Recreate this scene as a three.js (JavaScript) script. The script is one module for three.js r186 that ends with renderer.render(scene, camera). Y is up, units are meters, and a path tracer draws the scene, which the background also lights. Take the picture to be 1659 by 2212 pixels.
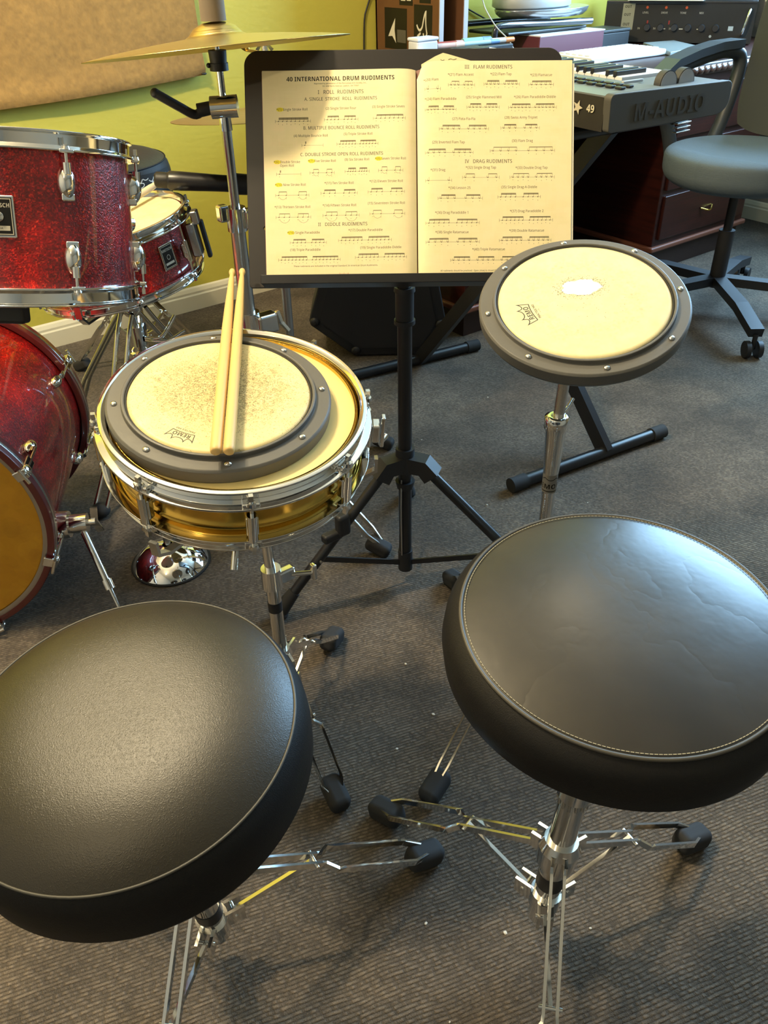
import * as THREE from 'three';
import { RoundedBoxGeometry } from 'three/addons/geometries/RoundedBoxGeometry.js';
import { mergeGeometries } from 'three/addons/utils/BufferGeometryUtils.js';
import { RectAreaLightUniformsLib } from 'three/addons/lights/RectAreaLightUniformsLib.js';
import { FontLoader } from 'three/addons/loaders/FontLoader.js';
import { TextGeometry } from 'three/addons/geometries/TextGeometry.js';

// ------------------------------------------------------------------ camera, light, exposure
const scene = new THREE.Scene();
const renderer = new THREE.WebGLRenderer({ antialias: true });
renderer.toneMapping = THREE.LinearToneMapping;
renderer.toneMappingExposure = 1.12;
renderer.shadowMap.enabled = true;
const camera = new THREE.PerspectiveCamera(63.44, 1659 / 2212, 0.05, 60);
camera.rotation.order = 'YXZ';
camera.position.set(0, 1.17, 0);
camera.rotation.set(-0.6109, -0.6435, -0.02094);
scene.background = new THREE.Color().setRGB(1.6, 2.4, 3.6);          // overcast daylight outside the window
RectAreaLightUniformsLib.init();
const WIN = { z0: -2.25, z1: -0.55, y0: 0.92, y1: 2.55, x: 3.9 };       // window opening in the right wall
const daylight = new THREE.RectAreaLight(new THREE.Color().setRGB(0.38, 0.69, 1.0), 22, WIN.z1 - WIN.z0, WIN.y1 - WIN.y0);
daylight.position.set(WIN.x - 0.02, (WIN.y0 + WIN.y1) / 2, (WIN.z0 + WIN.z1) / 2);
daylight.lookAt(0, (WIN.y0 + WIN.y1) / 2, (WIN.z0 + WIN.z1) / 2);
scene.add(daylight);
const LAMPS = [['warm ceiling lamp with two glass globes over the drum kit', 0.1, 2.25, -1.53, [[-0.1, -0.02, 5.6], [0.1, 0.02, 5.6]]], ['warm single globe ceiling lamp near the office chair', 1.75, 2.4, -1.35, [[0, 0, 0.9]]], ['warm single globe ceiling lamp over the drum stools', -0.85, 2.3, -0.3, [[0, 0, 1.3]]]];   // ceiling lamps: x, y, z of the bulbs, then [dx, dz, candela] of each bulb

const LAMPC = [1, 0.82, 0.53];                                            // warm bulb colour

// ------------------------------------------------------------------ helpers
let seed = 7;
const rnd = () => { seed = (seed * 1664525 + 1013904223) >>> 0; return seed / 4294967296; };
const V = (a, b, c) => a.isVector3 ? a.clone() : Array.isArray(a) ? new THREE.Vector3(a[0], a[1], a[2]) : new THREE.Vector3(a, b, c);
const Y = V(0, 1, 0), PI = Math.PI;
const clean = g => { let o = g.index ? g.toNonIndexed() : g; for (const k of Object.keys(o.attributes)) if (!['position', 'normal', 'uv'].includes(k)) o.deleteAttribute(k); o.morphAttributes = {}; return o; };
const merge = l => Array.isArray(l) ? (l.length === 1 ? l[0] : mergeGeometries(l.map(clean))) : l;
const mv = (g, x, y, z) => g.translate(x, y, z);
const box = (w, h, d, x = 0, y = 0, z = 0) => new THREE.BoxGeometry(w, h, d).translate(x, y, z);
const rb = (w, h, d, r = 0.004, x = 0, y = 0, z = 0) => new RoundedBoxGeometry(w, h, d, 2, Math.min(r, w / 2.01, h / 2.01, d / 2.01)).translate(x, y, z);
function orient(g, a, dir) { g.applyQuaternion(new THREE.Quaternion().setFromUnitVectors(Y, dir.clone().normalize())); return g.translate(a.x, a.y, a.z); }
function cyl(a, b, r, r2 = r, seg = 14) { a = V(a); b = V(b); const d = b.clone().sub(a), L = d.length(); return orient(new THREE.CylinderGeometry(r2, r, L, seg).translate(0, L / 2, 0), a, d); }
const lathe = (p, seg = 72) => new THREE.LatheGeometry(p.map(q => new THREE.Vector2(q[0], q[1])), seg);
const sph = (x, y, z, rx, ry = rx, rz = rx, s = 14) => new THREE.SphereGeometry(1, s, Math.max(8, s * 0.7 | 0)).scale(rx, ry, rz).translate(x, y, z);
const tor = (R, r, rs = 10, ts = 72) => new THREE.TorusGeometry(R, r, rs, ts).rotateX(PI / 2);
function tube(pts, r, n = 40, rs = 8, t = 0.5) { return new THREE.TubeGeometry(new THREE.CatmullRomCurve3(pts.map(p => V(p)), false, 'catmullrom', t), n, r, rs, false); }
function strip(pts, w, h, up) {                                          // rectangular bar swept along a polyline
  const P = pts.map(p => V(p)), U = V(up).normalize(), pos = [], idx = [], rings = [];
  P.forEach((p, i) => {
    const t = (P[Math.min(i + 1, P.length - 1)].clone().sub(P[Math.max(i - 1, 0)])).normalize();
    const s0 = t.clone().cross(U); if (s0.lengthSq() < 1e-6) s0.copy(t).cross(new THREE.Vector3(0.3, 0.1, 1)); const s = s0.normalize(), u = s.clone().cross(t).normalize();
    rings.push([[-1, -1], [1, -1], [1, 1], [-1, 1]].map(([a, b]) => p.clone().addScaledVector(s, a * w / 2).addScaledVector(u, b * h / 2)));
  });
  const quad = (a, b, c, d) => { for (const q of [a, b, c, a, c, d]) pos.push(q.x, q.y, q.z); };
  for (let i = 0; i + 1 < rings.length; i++) for (let k = 0; k < 4; k++) quad(rings[i][k], rings[i][(k + 1) % 4], rings[i + 1][(k + 1) % 4], rings[i + 1][k]);
  const e = rings[rings.length - 1]; quad(rings[0][3], rings[0][2], rings[0][1], rings[0][0]); quad(e[0], e[1], e[2], e[3]);
  const g = new THREE.BufferGeometry(); g.setAttribute('position', new THREE.Float32BufferAttribute(pos, 3));
  g.setAttribute('uv', new THREE.Float32BufferAttribute(new Array(pos.length / 3 * 2).fill(0), 2)); g.computeVertexNormals(); return g;
}
const names = {};
const numbered = n => { const k = names[n] = (names[n] ?? -1) + 1; return k ? `${n}_${String(k).padStart(3, '0')}` : n; };
const base = new Map();                                                  // world offset of each thing: parts are given in world metres
function thing(name, label, category, at = [0, 0, 0], group) {
  const o = new THREE.Group(); o.name = numbered(name); o.position.set(...at); o.userData = { label, category }; if (group) o.userData.group = group;
  scene.add(o); base.set(o, at); return o;
}
function local(name, label, category, at, n, spin = 0, group) {          // a thing modelled upright about its own origin, then tilted to axis n
  const o = thing(name, label, category, at, group); base.set(o, [0, 0, 0]);
  o.quaternion.setFromUnitVectors(Y, V(n).normalize()).multiply(new THREE.Quaternion().setFromAxisAngle(Y, spin)); return o;
}
function part(p, name, g, m, label) {
  g = merge(g); const b = base.get(p); if (b[0] || b[1] || b[2]) g.translate(-b[0], -b[1], -b[2]);
  const o = new THREE.Mesh(g, m); o.name = name; o.castShadow = o.receiveShadow = true; p.add(o); base.set(o, b); if (label) o.userData.label = label; return o;
}
function struct(name, g, m, label) { const o = new THREE.Mesh(merge(g), m); o.name = name; o.userData = { kind: 'structure', label, category: name.split('_')[0] }; o.castShadow = o.receiveShadow = true; scene.add(o); base.set(o, [0, 0, 0]); return o; }

// ------------------------------------------------------------------ procedural textures and materials
const hash = new Float32Array(65536).map(() => rnd());
const hv = (x, y, s) => hash[((x * 73 + y * 4099 + s * 911) & 65535)];
function vn(x, y, per, s = 0) {                                          // tileable value noise
  const xi = Math.floor(x), yi = Math.floor(y), fx = x - xi, fy = y - yi, w = a => ((a % per) + per) % per, sm = t => t * t * (3 - 2 * t), u = sm(fx), v = sm(fy);
  const a = hv(w(xi), w(yi), s), b = hv(w(xi + 1), w(yi), s), c = hv(w(xi), w(yi + 1), s), d = hv(w(xi + 1), w(yi + 1), s);
  return a + (b - a) * u + (c - a) * v + (a - b - c + d) * u * v;
}
const fbm = (x, y, p, s, o = 4) => { let r = 0, a = 0.5; for (let i = 0; i < o; i++) { r += a * vn(x * p, y * p, p, s + i); p *= 2; a *= 0.5; } return r; };
function dataTex(n, fn, srgb, rep = [1, 1]) {                            // fn(u, v) -> grey or [r, g, b], 0..1
  const d = new Uint8Array(n * n * 4);
  for (let j = 0; j < n; j++) for (let i = 0; i < n; i++) { const c = fn(i / n, j / n), k = (j * n + i) * 4; const [r, g, b] = typeof c === 'number' ? [c, c, c] : c; d[k] = Math.max(0, Math.min(255, r * 255)); d[k + 1] = Math.max(0, Math.min(255, g * 255)); d[k + 2] = Math.max(0, Math.min(255, b * 255)); d[k + 3] = 255; }
  const t = new THREE.DataTexture(d, n, n); t.wrapS = t.wrapT = THREE.RepeatWrapping; t.magFilter = THREE.LinearFilter; t.minFilter = THREE.LinearMipmapLinearFilter; t.generateMipmaps = true; t.repeat.set(...rep); if (srgb) t.colorSpace = THREE.SRGBColorSpace; t.needsUpdate = true; return t;
}
function canvasTex(w, h, draw) { const c = document.createElement('canvas'); c.width = w; c.height = h; const g = c.getContext('2d'); draw(g, w, h); const t = new THREE.CanvasTexture(c); t.colorSpace = THREE.SRGBColorSpace; return t; }
const std = (c, rough = 0.5, metal = 0, o = {}) => new THREE.MeshStandardMaterial({ color: Array.isArray(c) ? new THREE.Color().setRGB(...c) : c, roughness: rough, metalness: metal, ...o });
const phy = (c, rough, metal, o) => new THREE.MeshPhysicalMaterial({ color: Array.isArray(c) ? new THREE.Color().setRGB(...c) : c, roughness: rough, metalness: metal, ...o });
const rep = (t, x, y) => { const q = t.clone(); q.repeat.set(x, y); q.needsUpdate = true; return q; };

const grain = dataTex(512, (u, v) => fbm(u, v, 64, 3, 3) * 0.9, false);
const leatherBump = dataTex(512, (u, v) => { const a = fbm(u, v, 48, 11, 3); return 1 - Math.abs(a * 2 - 0.9); }, false);
const creaseBump = dataTex(512, (u, v) => { const a = fbm(u, v, 5, 21, 5), b = fbm(u, v, 70, 31, 2); return 0.75 * (1 - Math.pow(Math.abs(a - 0.48) * 5, 0.5)) + 0.3 * b; }, false);
const leatherTone = dataTex(512, (u, v) => { const a = fbm(u, v, 4, 41, 5); return [0.11 + 0.15 * a, 0.1 + 0.14 * a, 0.085 + 0.12 * a]; }, true);
const M = {
  chrome: std([0.82, 0.82, 0.8], 0.09, 1), chromeDull: std([0.6, 0.59, 0.56], 0.24, 1), steel: std([0.5, 0.49, 0.47], 0.3, 1),
  brass: std([0.72, 0.46, 0.09], 0.16, 1), cymbal: std([0.6, 0.47, 0.2], 0.3, 1, { bumpMap: null }), cymbalDull: std([0.35, 0.26, 0.12], 0.5, 1),
  blackPaint: std([0.012, 0.012, 0.014], 0.32), blackPlastic: std([0.014, 0.014, 0.016], 0.5), rubber: std([0.018, 0.018, 0.019], 0.8),
  padRim: std([0.105, 0.102, 0.092], 0.46, 0, { bumpMap: grain, bumpScale: 0.0002 }), padInner: std([0.03, 0.03, 0.03], 0.5),
  felt: std([0.16, 0.13, 0.1], 0.95), white: std([0.75, 0.75, 0.75], 0.5), paper: std([0.8, 0.76, 0.62], 0.8), stickWood: std([0.68, 0.46, 0.17], 0.5),
  glassPane: phy([1, 1, 1], 0.02, 0, { transmission: 1, thickness: 0, ior: 1.5 }), sill: std([0.6, 0.58, 0.5], 0.5),
};
const woodTex = dataTex(512, (u, v) => { const g = fbm(u * 1, v, 3, 51, 3), l = vn(u * 6 + g * 2, v * 90, 4096, 52), f = fbm(u, v, 8, 53, 3); const k = 0.55 + 0.35 * l + 0.2 * f; return [0.23 * k, 0.085 * k, 0.055 * k]; }, true);
M.wood = std(0xffffff, 0.35, 0, { map: woodTex });
M.woodLight = std([0.16, 0.055, 0.03], 0.45);
M.red = (() => {                                                         // red sparkle wrap under a clear coat
  const f = dataTex(512, (u, v) => { const c = hv(Math.floor(u * 170), Math.floor(v * 170), 61), d = hv(Math.floor(u * 90 + 0.3), Math.floor(v * 90), 62), e = fbm(u, v, 6, 63, 3); const k = 0.35 + 0.5 * c * d + 0.5 * e * e; return [0.95 * k, 0.06 * k + (c * d > 0.72 ? 0.16 : 0), 0.05 * k + (c * d > 0.72 ? 0.05 : 0)]; }, true);
  const b = dataTex(512, (u, v) => hv(Math.floor(u * 170), Math.floor(v * 170), 64), false);
  return phy(0xffffff, 0.42, 0.35, { map: f, bumpMap: b, bumpScale: 0.0004, clearcoat: 1, clearcoatRoughness: 0.04 });
})();
M.redDark = phy([0.1, 0.009, 0.009], 0.35, 0, { clearcoat: 0.8, clearcoatRoughness: 0.08 });

// ------------------------------------------------------------------ the room
const X0 = -1.7, X1 = 3.9, Z0 = -2.87, Z1 = 2.3, HT = 2.7, TH = 0.12;
{
  const TILE = 0.62, RO = 0.297;
  const rows = (u, v) => {                                               // looped pile in rows with broken dashes
    const wob = (fbm(u, v, 10, 71, 4) - 0.45) * 1.3, r = v * 108 + wob, row = Math.floor(r), f = r - row, rr = ((row % 108) + 108) % 108;
    const seg = vn(u * 110 + hv(rr, 3, 72) * 40, rr, 4096, 73), gap = hv(Math.floor(u * 150 + hv(rr, 5, 79) * 9), rr, 80) > 0.8 ? 0.55 : 1, ridge = Math.pow(Math.sin(PI * f), 0.7);
    return Math.max(0, Math.min(1, 0.1 + 0.62 * ridge * gap * (0.4 + 0.8 * seg) + 0.3 * (hv(u * 1024 | 0, v * 1024 | 0, 74) - 0.3)));
  };
  const fib = dataTex(1024, (u, v) => { const h = rows(u, v), c = fbm(u, v, 6, 75, 5), n = hv(u * 1024 | 0, v * 1024 | 0, 76); const k = (0.2 + 0.25 * h) * (0.72 + 0.55 * c) + 0.07 * (n - 0.5); return [k * 1.12, k * 1.01, k * 0.88]; }, true);
  const fibB = dataTex(1024, rows, false);
  const g = new THREE.PlaneGeometry(X1 - X0 + 0.2, Z1 - Z0 + 0.2, 150, 140).rotateX(-PI / 2).translate((X0 + X1) / 2, 0, (Z0 + Z1) / 2);
  const p = g.attributes.position, uv = g.attributes.uv, col = [];
  const stains = Array.from({ length: 46 }, () => [X0 + rnd() * 4, -2.6 + rnd() * 4, 0.03 + rnd() * 0.09, 0.5 + rnd() * 0.5]);
  for (let i = 0; i < p.count; i++) {
    const x = p.getX(i), z = p.getZ(i); uv.setXY(i, (x * Math.cos(RO) + z * Math.sin(RO)) / TILE, (-x * Math.sin(RO) + z * Math.cos(RO)) / TILE);
    let k = 0.6 + 0.6 * fbm(x / 8 + 1, z / 8 + 1, 16, 77, 4);
    for (const [sx, sz, r, d] of stains) { const q = Math.hypot(x - sx, z - sz) / r + 0.5 * vn(x * 25, z * 25, 999, 78); if (q < 1) k *= 1 - 0.25 * d * (1 - q); }
    col.push(k, k * 0.985, k * 0.97);
  }
  g.setAttribute('color', new THREE.Float32BufferAttribute(col, 3));
  const under = box(X1 - X0 + 0.2, 0.1, Z1 - Z0 + 0.2, (X0 + X1) / 2, -0.052, (Z0 + Z1) / 2);
  const fl = struct('floor', g, std(0xffffff, 0.95, 0, { map: fib, bumpMap: fibB, bumpScale: 0.003, vertexColors: true }), 'dark grey brown ribbed loop pile carpet');
  part(fl, 'subfloor', under, M.rubber);
  const paintB = dataTex(512, (u, v) => fbm(u, v, 90, 81, 3), false); paintB.repeat.set(3, 3);
  const paint = std([0.55, 0.48, 0.07], 0.55, 0, { bumpMap: paintB, bumpScale: 0.0008 });
  struct('wall_back', box(X1 - X0 + 2 * TH, HT, TH, (X0 + X1) / 2, HT / 2, Z0 - TH / 2), paint, 'yellow green painted wall behind the drums and desk');
  const pale = std([0.3, 0.275, 0.23], 0.6, 0, { bumpMap: paintB, bumpScale: 0.0008 });
  struct('wall_front', box(X1 - X0 + 2 * TH, HT, TH, (X0 + X1) / 2, HT / 2, Z1 + TH / 2), pale, 'pale painted wall facing the drums');
  struct('wall_left', box(TH, HT, Z1 - Z0, X0 - TH / 2, HT / 2, (Z0 + Z1) / 2), pale, 'pale painted side wall by the bass drum');
  const wx = X1 + TH / 2, { z0, z1, y0, y1 } = WIN;
  struct('wall_right', [box(TH, y0, Z1 - Z0, wx, y0 / 2, (Z0 + Z1) / 2), box(TH, HT - y1, Z1 - Z0, wx, (HT + y1) / 2, (Z0 + Z1) / 2), box(TH, y1 - y0, z0 - Z0, wx, (y0 + y1) / 2, (z0 + Z0) / 2), box(TH, y1 - y0, Z1 - z1, wx, (y0 + y1) / 2, (Z1 + z1) / 2)], pale, 'pale painted wall with the daylight window');
  struct('ceiling', box(X1 - X0 + 2 * TH, TH, Z1 - Z0 + 2 * TH, (X0 + X1) / 2, HT + TH / 2, (Z0 + Z1) / 2), std([0.5, 0.47, 0.4], 0.9), 'plain off white ceiling');
  const w = new THREE.Group(); w.name = 'window_1'; w.userData = { kind: 'structure', label: 'white framed window beside the office chair', category: 'window' }; scene.add(w); base.set(w, [0, 0, 0]);
  const zc = (z0 + z1) / 2, yc = (y0 + y1) / 2, W = z1 - z0, H = y1 - y0, fx = X1 + 0.05;
  part(w, 'window_frame', [box(0.05, 0.05, W, fx, y0 + 0.025, zc), box(0.05, 0.05, W, fx, y1 - 0.025, zc), box(0.05, H, 0.05, fx, yc, z0 + 0.025), box(0.05, H, 0.05, fx, yc, z1 - 0.025), box(0.05, H, 0.05, fx, yc, zc)], M.white);
  for (const s of [-1, 1]) part(w, 'pane', box(0.004, H - 0.1, W / 2 - 0.075, fx, yc, zc + s * (W / 4 - 0.0125)), M.glassPane);
  part(w, 'window_sill', rb(0.14, 0.025, W + 0.1, 0.006, X1 - 0.02, y0 - 0.0125, zc), M.sill);
  const bb = (a, b, ax) => { const prof = [[0, 0], [0.016, 0], [0.016, 0.055], [0.012, 0.06], [0.012, 0.068], [0.006, 0.08], [0, 0.085]]; const s = new THREE.Shape(prof.map(q => new THREE.Vector2(...q))); return new THREE.ExtrudeGeometry(s, { depth: b - a, bevelEnabled: false }); };
  const cream = std([0.72, 0.67, 0.5], 0.45);
  struct('baseboard_back', bb(X0, X1).rotateY(-PI / 2).rotateX(0).rotateY(0).translate(0, 0, 0).applyMatrix4(new THREE.Matrix4().makeRotationY(0)).applyMatrix4(new THREE.Matrix4().set(1, 0, 0, X1, 0, 1, 0, 0, 0, 0, 1, Z0, 0, 0, 0, 1)), cream, 'cream moulded baseboard below the yellow green wall');
  struct('baseboard_right', bb(Z0, Z1).rotateY(PI).applyMatrix4(new THREE.Matrix4().makeTranslation(X1, 0, Z1)), cream, 'cream moulded baseboard under the window');
}
for (const [lampLabel, x, y, z, bulbs] of LAMPS) {
  const t = thing('ceiling_lamp', lampLabel, 'lamp', [x, HT, z]);
  part(t, 'canopy', lathe([[0, HT], [0.07, HT], [0.065, HT - 0.02], [0.03, HT - 0.035], [0, HT - 0.035]], 32).translate(x, 0, z), M.sill);
  part(t, 'stem', cyl([x, y + 0.07, z], [x, HT - 0.02, z], 0.01), M.sill);
  for (const [dx, dz, I] of bulbs) {
    part(t, 'arm', tube([[x, y + 0.075, z], [x + dx * 0.6, y + 0.085, z + dz * 0.6], [x + dx, y + 0.045, z + dz]], 0.008, 16, 8), M.sill);
    part(t, 'globe', sph(x + dx, y, z + dz, 0.05, 0.05, 0.05, 24), new THREE.MeshStandardMaterial({ color: 0xffffff, emissive: new THREE.Color().setRGB(...LAMPC), emissiveIntensity: I * 8, roughness: 0.4 }));
    const l = new THREE.PointLight(new THREE.Color().setRGB(...LAMPC), I, 0, 2); l.position.set(x + dx, y, z + dz); l.castShadow = true; l.shadow.radius = 2; l.shadow.mapSize.set(1024, 1024); scene.add(l);
  }
}

// ------------------------------------------------------------------ drum parts
const hoopProfile = (R, up = 1) => [[R - 0.006, -0.004], [R - 0.0035, 0.011], [R + 0.001, 0.0145], [R + 0.006, 0.0135], [R + 0.0065, 0.011], [R + 0.0015, 0.009], [R + 0.001, -0.001], [R + 0.004, -0.006], [R + 0.013, -0.0075], [R + 0.0135, -0.0105], [R + 0.002, -0.0105], [R - 0.001, -0.006], [R - 0.006, -0.004]].map(([r, y]) => [r, y * up]);
const sharp = P => P.flatMap((p, i) => { if (!i || i === P.length - 1) return [p]; const to = q => { const d = Math.hypot(q[0] - p[0], q[1] - p[1]) || 1, e = Math.min(0.0005, d * 0.3) / d; return [p[0] + (q[0] - p[0]) * e, p[1] + (q[1] - p[1]) * e]; }; return [to(P[i - 1]), to(P[i + 1])]; });   // keeps the edges of a turned profile crisp
const at = (g, a, r, y) => g.translate(0, y, r).rotateY(a);             // around the drum, angle a from +Z
function washers(t, n, R, yTop, yBot, kind, a0) {
  for (let k = 0; k < n; k++) {
    const a = a0 + k * 2 * PI / n;
    if (kind === 'tube') {
      const l = part(t, 'lug', [at(rb(0.016, 0.034, 0.012, 0.004), a, R + 0.012, (yTop + yBot) / 2 - 0.004), at(cyl([0, -0.022, 0], [0, 0.022, 0], 0.0065), a, R + 0.017, (yTop + yBot) / 2 - 0.004)], M.chrome);
      part(l, 'mounting_post', at(cyl([0, 0, -0.012], [0, 0, 0.004], 0.004), a, R + 0.008, (yTop + yBot) / 2), M.chrome);
    } else for (const s of [1, -1]) part(t, 'lug', [at(sph(0, 0, 0, 0.0135, 0.024, 0.016, 16), a, R + 0.003, (s > 0 ? yTop - 0.052 : yBot + 0.052)), at(rb(0.02, 0.012, 0.014, 0.003), a, R + 0.004, s > 0 ? yTop - 0.072 : yBot + 0.072), at(cyl([0, -0.008, 0], [0, 0.008, 0], 0.0062), a, R + 0.0125, s > 0 ? yTop - 0.033 : yBot + 0.033)], M.chrome);
    for (const s of [1, -1]) {
      const yh = s > 0 ? yTop : yBot, end = kind === 'tube' ? (yTop + yBot) / 2 : yh - s * 0.035, rr = kind === 'tube' ? R + 0.017 : R + 0.0125;
      part(t, 'tension_rod', [at(cyl([0, Math.min(end, yh + s * 0.004), 0], [0, Math.max(end, yh + s * 0.004), 0], 0.0026, 0.0026, 8), a, rr, 0), at(box(0.0055, 0.009, 0.0055), a, rr, yh + s * 0.004), at(cyl([0, -0.002, 0], [0, 0.0025, 0], 0.0068, 0.0055, 10), a, rr, yh - s * 0.0055), at(rb(0.022, 0.006, 0.012, 0.002), a, R + 0.012, yh - s * 0.0095)], M.chrome);
    }
  }
}
const shellUV = (g, R) => { const p = g.attributes.position, uv = g.attributes.uv; for (let i = 0; i < p.count; i++) uv.setXY(i, uv.getX(i) * 2 * PI * R / 0.3, p.getY(i) / 0.3); return g; };
const headMat = (fn, size = 1024, rough = 0.55) => std(0xffffff, rough, 0, { map: canvasTex(size, size, fn) });
const disc = (R, y, dome = 0) => { const g = new THREE.CircleGeometry(R, 96).rotateX(-PI / 2).translate(0, y, 0); return g; };
function creamHead(g, w, c0 = '#e9dcae') { g.fillStyle = c0; g.fillRect(0, 0, w, w); for (let i = 0; i < 1600; i++) { g.fillStyle = `rgba(${rnd() < 0.5 ? '255,246,214' : '196,176,120'},${0.02 + rnd() * 0.035})`; const r = 6 + rnd() * 40; g.beginPath(); g.ellipse(rnd() * w, rnd() * w, r, r * (0.4 + rnd()), rnd() * 3, 0, 7); g.fill(); } }
function crownLogo(g, w, ang, r, s) {                                    // crown shaped maker's mark, tops pointing outwards
  g.save(); g.translate(w / 2, w / 2); g.rotate(ang); g.translate(0, -r * w / 2); g.scale(s, s); g.strokeStyle = g.fillStyle = '#1c1914'; g.lineWidth = 4.5; g.lineJoin = 'miter';
  g.beginPath(); g.moveTo(-62, 20); g.lineTo(-78, -34); g.quadraticCurveTo(-58, -14, -42, -22); g.quadraticCurveTo(-36, -32, -34, -48); g.quadraticCurveTo(-24, -28, 0, -28); g.quadraticCurveTo(24, -28, 34, -48); g.quadraticCurveTo(36, -32, 42, -22); g.quadraticCurveTo(58, -14, 78, -34); g.lineTo(62, 20); g.quadraticCurveTo(0, 8, -62, 20); g.stroke();
  g.font = 'bold 36px sans-serif'; g.textAlign = 'center'; g.fillText('REMO', 0, 10); g.font = 'bold 16px sans-serif'; g.fillText('PRACTICE PAD', 0, 42); g.font = '11px sans-serif'; g.fillText('U.S.A.', 0, 56); g.restore();
}

// ------------------------------------------------------------------ practice pads
const padHeadBrush = canvasTex(1024, 1024, (g, w) => {                   // heavily brushed, grey worn stick marks in a broad ring
  creamHead(g, w, '#dccb92');
  for (let i = 0; i < 420; i++) { const a = rnd() * 6.283, r = (0.08 + 0.3 * Math.sqrt(rnd())) * w; g.fillStyle = `rgba(104,94,66,${0.04 + rnd() * 0.07})`; g.beginPath(); g.ellipse(w / 2 + Math.cos(a) * r, w * 0.47 + Math.sin(a) * r * 0.8, 8 + rnd() * 26, 5 + rnd() * 14, rnd() * 3, 0, 7); g.fill(); }
  for (let i = 0; i < 20000; i++) { const a = rnd() * 2 * PI, q = Math.sqrt(-2 * Math.log(rnd() + 1e-6)) * Math.cos(6.283 * rnd()), r = Math.abs(0.27 + 0.15 * q) * w * 0.95; const x = w * 0.5 + Math.cos(a) * r, y = w * 0.47 + Math.sin(a) * r * 0.82; g.strokeStyle = `rgba(${70 + rnd() * 40 | 0},${62 + rnd() * 35 | 0},40,${0.12 + rnd() * 0.34})`; g.lineWidth = 1 + rnd() * 3.2; g.beginPath(); g.moveTo(x, y); const b = rnd() * 6.3, L = 3 + rnd() * 9; g.lineTo(x + Math.cos(b) * L, y + Math.sin(b) * L); g.stroke(); }
  for (let i = 0; i < 1700; i++) { const a = rnd() * 2 * PI, r = (0.08 + 0.28 * rnd()) * w; g.strokeStyle = `rgba(40,36,28,${0.3 + rnd() * 0.45})`; g.lineWidth = 1 + rnd() * 1.5; const x = w / 2 + Math.cos(a) * r, y = w * 0.45 + Math.sin(a) * r * 0.8; g.beginPath(); g.moveTo(x, y); g.lineTo(x + (rnd() - 0.5) * 14, y + (rnd() - 0.5) * 8); g.stroke(); }
  crownLogo(g, w, 3.52, 0.79, 1.05);
});
const padHeadSpot = canvasTex(1024, 1024, (g, w) => {                    // white bald spot in the middle ringed by flecks
  creamHead(g, w, '#e2d4a2');
  for (let i = 0; i < 1500; i++) { const a = rnd() * 2 * PI, r = (0.3 + 0.1 * (rnd() + rnd() - 1)) * w; g.fillStyle = `rgba(120,112,84,${0.02 + rnd() * 0.06})`; g.beginPath(); g.arc(w / 2 + Math.cos(a) * r, w / 2 + Math.sin(a) * r, 3 + rnd() * 9, 0, 7); g.fill(); }
  g.save(); g.translate(w * 0.5, w * 0.4); g.fillStyle = '#fffdf2'; g.beginPath(); for (let i = 0; i <= 60; i++) { const a = i / 60 * 2 * PI, k = 1 + 0.09 * Math.sin(a * 5 + 1) + 0.05 * Math.sin(a * 11); g.lineTo(Math.cos(a) * 118 * k, Math.sin(a) * 72 * k); } g.fill();
  for (let i = 0; i < 520; i++) { const a = rnd() * 2 * PI, k = 1.02 + Math.pow(rnd(), 2) * 0.55; g.fillStyle = `rgba(52,46,34,${0.15 + rnd() * 0.5})`; g.beginPath(); g.ellipse(Math.cos(a) * 118 * k, Math.sin(a) * 74 * k, 1.5 + rnd() * 3, 1 + rnd() * 2, rnd() * 3, 0, 7); g.fill(); }
  g.restore();
  for (let i = 0; i < 40; i++) { g.fillStyle = 'rgba(60,54,40,.5)'; g.beginPath(); g.arc(w * (0.3 + 0.45 * rnd()), w * (0.45 + 0.25 * rnd()), 1 + rnd() * 2, 0, 7); g.fill(); }
  crownLogo(g, w, -1.82, 0.68, 1.2);
});
function practicePad(t, R, tex, a0) {                                    // origin at the underside
  const H = 0.03;
  part(t, 'rim', lathe([[0.02, 0.001], [R - 0.01, 0], [R - 0.004, 0.002], [R - 0.001, 0.007], [R - 0.0008, 0.008], [R, H - 0.007], [R - 0.0002, H - 0.0065], [R - 0.002, H - 0.0042], [R - 0.003, H - 0.0036], [R - 0.0034, H - 0.0035], [R - 0.0195, H - 0.003], [R - 0.0198, H - 0.0029], [R - 0.0204, H - 0.002], [R - 0.0206, H + 0.0028], [R - 0.0209, H + 0.0034], [R - 0.0218, H + 0.004], [R - 0.0238, H + 0.004], [R - 0.0246, H + 0.0034], [R - 0.025, H + 0.002], [R - 0.026, H - 0.004]], 96), M.padRim);
  part(t, 'counter_hoop', lathe([[R - 0.0252, H - 0.006], [R - 0.0252, H + 0.0012], [R - 0.0275, H + 0.0008], [R - 0.0278, H - 0.008]], 96), M.padInner, 'dark inner hoop around the head');
  part(t, 'head', lathe([[0, H + 0.0034], [(R - 0.03) * 0.5, H + 0.0032], [R - 0.034, H + 0.0028], [R - 0.0295, H + 0.0018], [R - 0.0273, H - 0.002]], 96), std(0xffffff, 0.5, 0, { map: tex }));
  const h = t.children[t.children.length - 1].geometry, p = h.attributes.position, uv = h.attributes.uv; for (let i = 0; i < p.count; i++) uv.setXY(i, 0.5 + p.getX(i) / (2 * (R - 0.0273)), 0.5 - p.getZ(i) / (2 * (R - 0.0273)));
  for (let k = 0; k < 8; k++) part(t, 'screw', at(sph(0, 0, 0, 0.005, 0.0028, 0.0042, 10), a0 + k * PI / 4, R - 0.0115, H - 0.0025), M.chromeDull);
}
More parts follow.
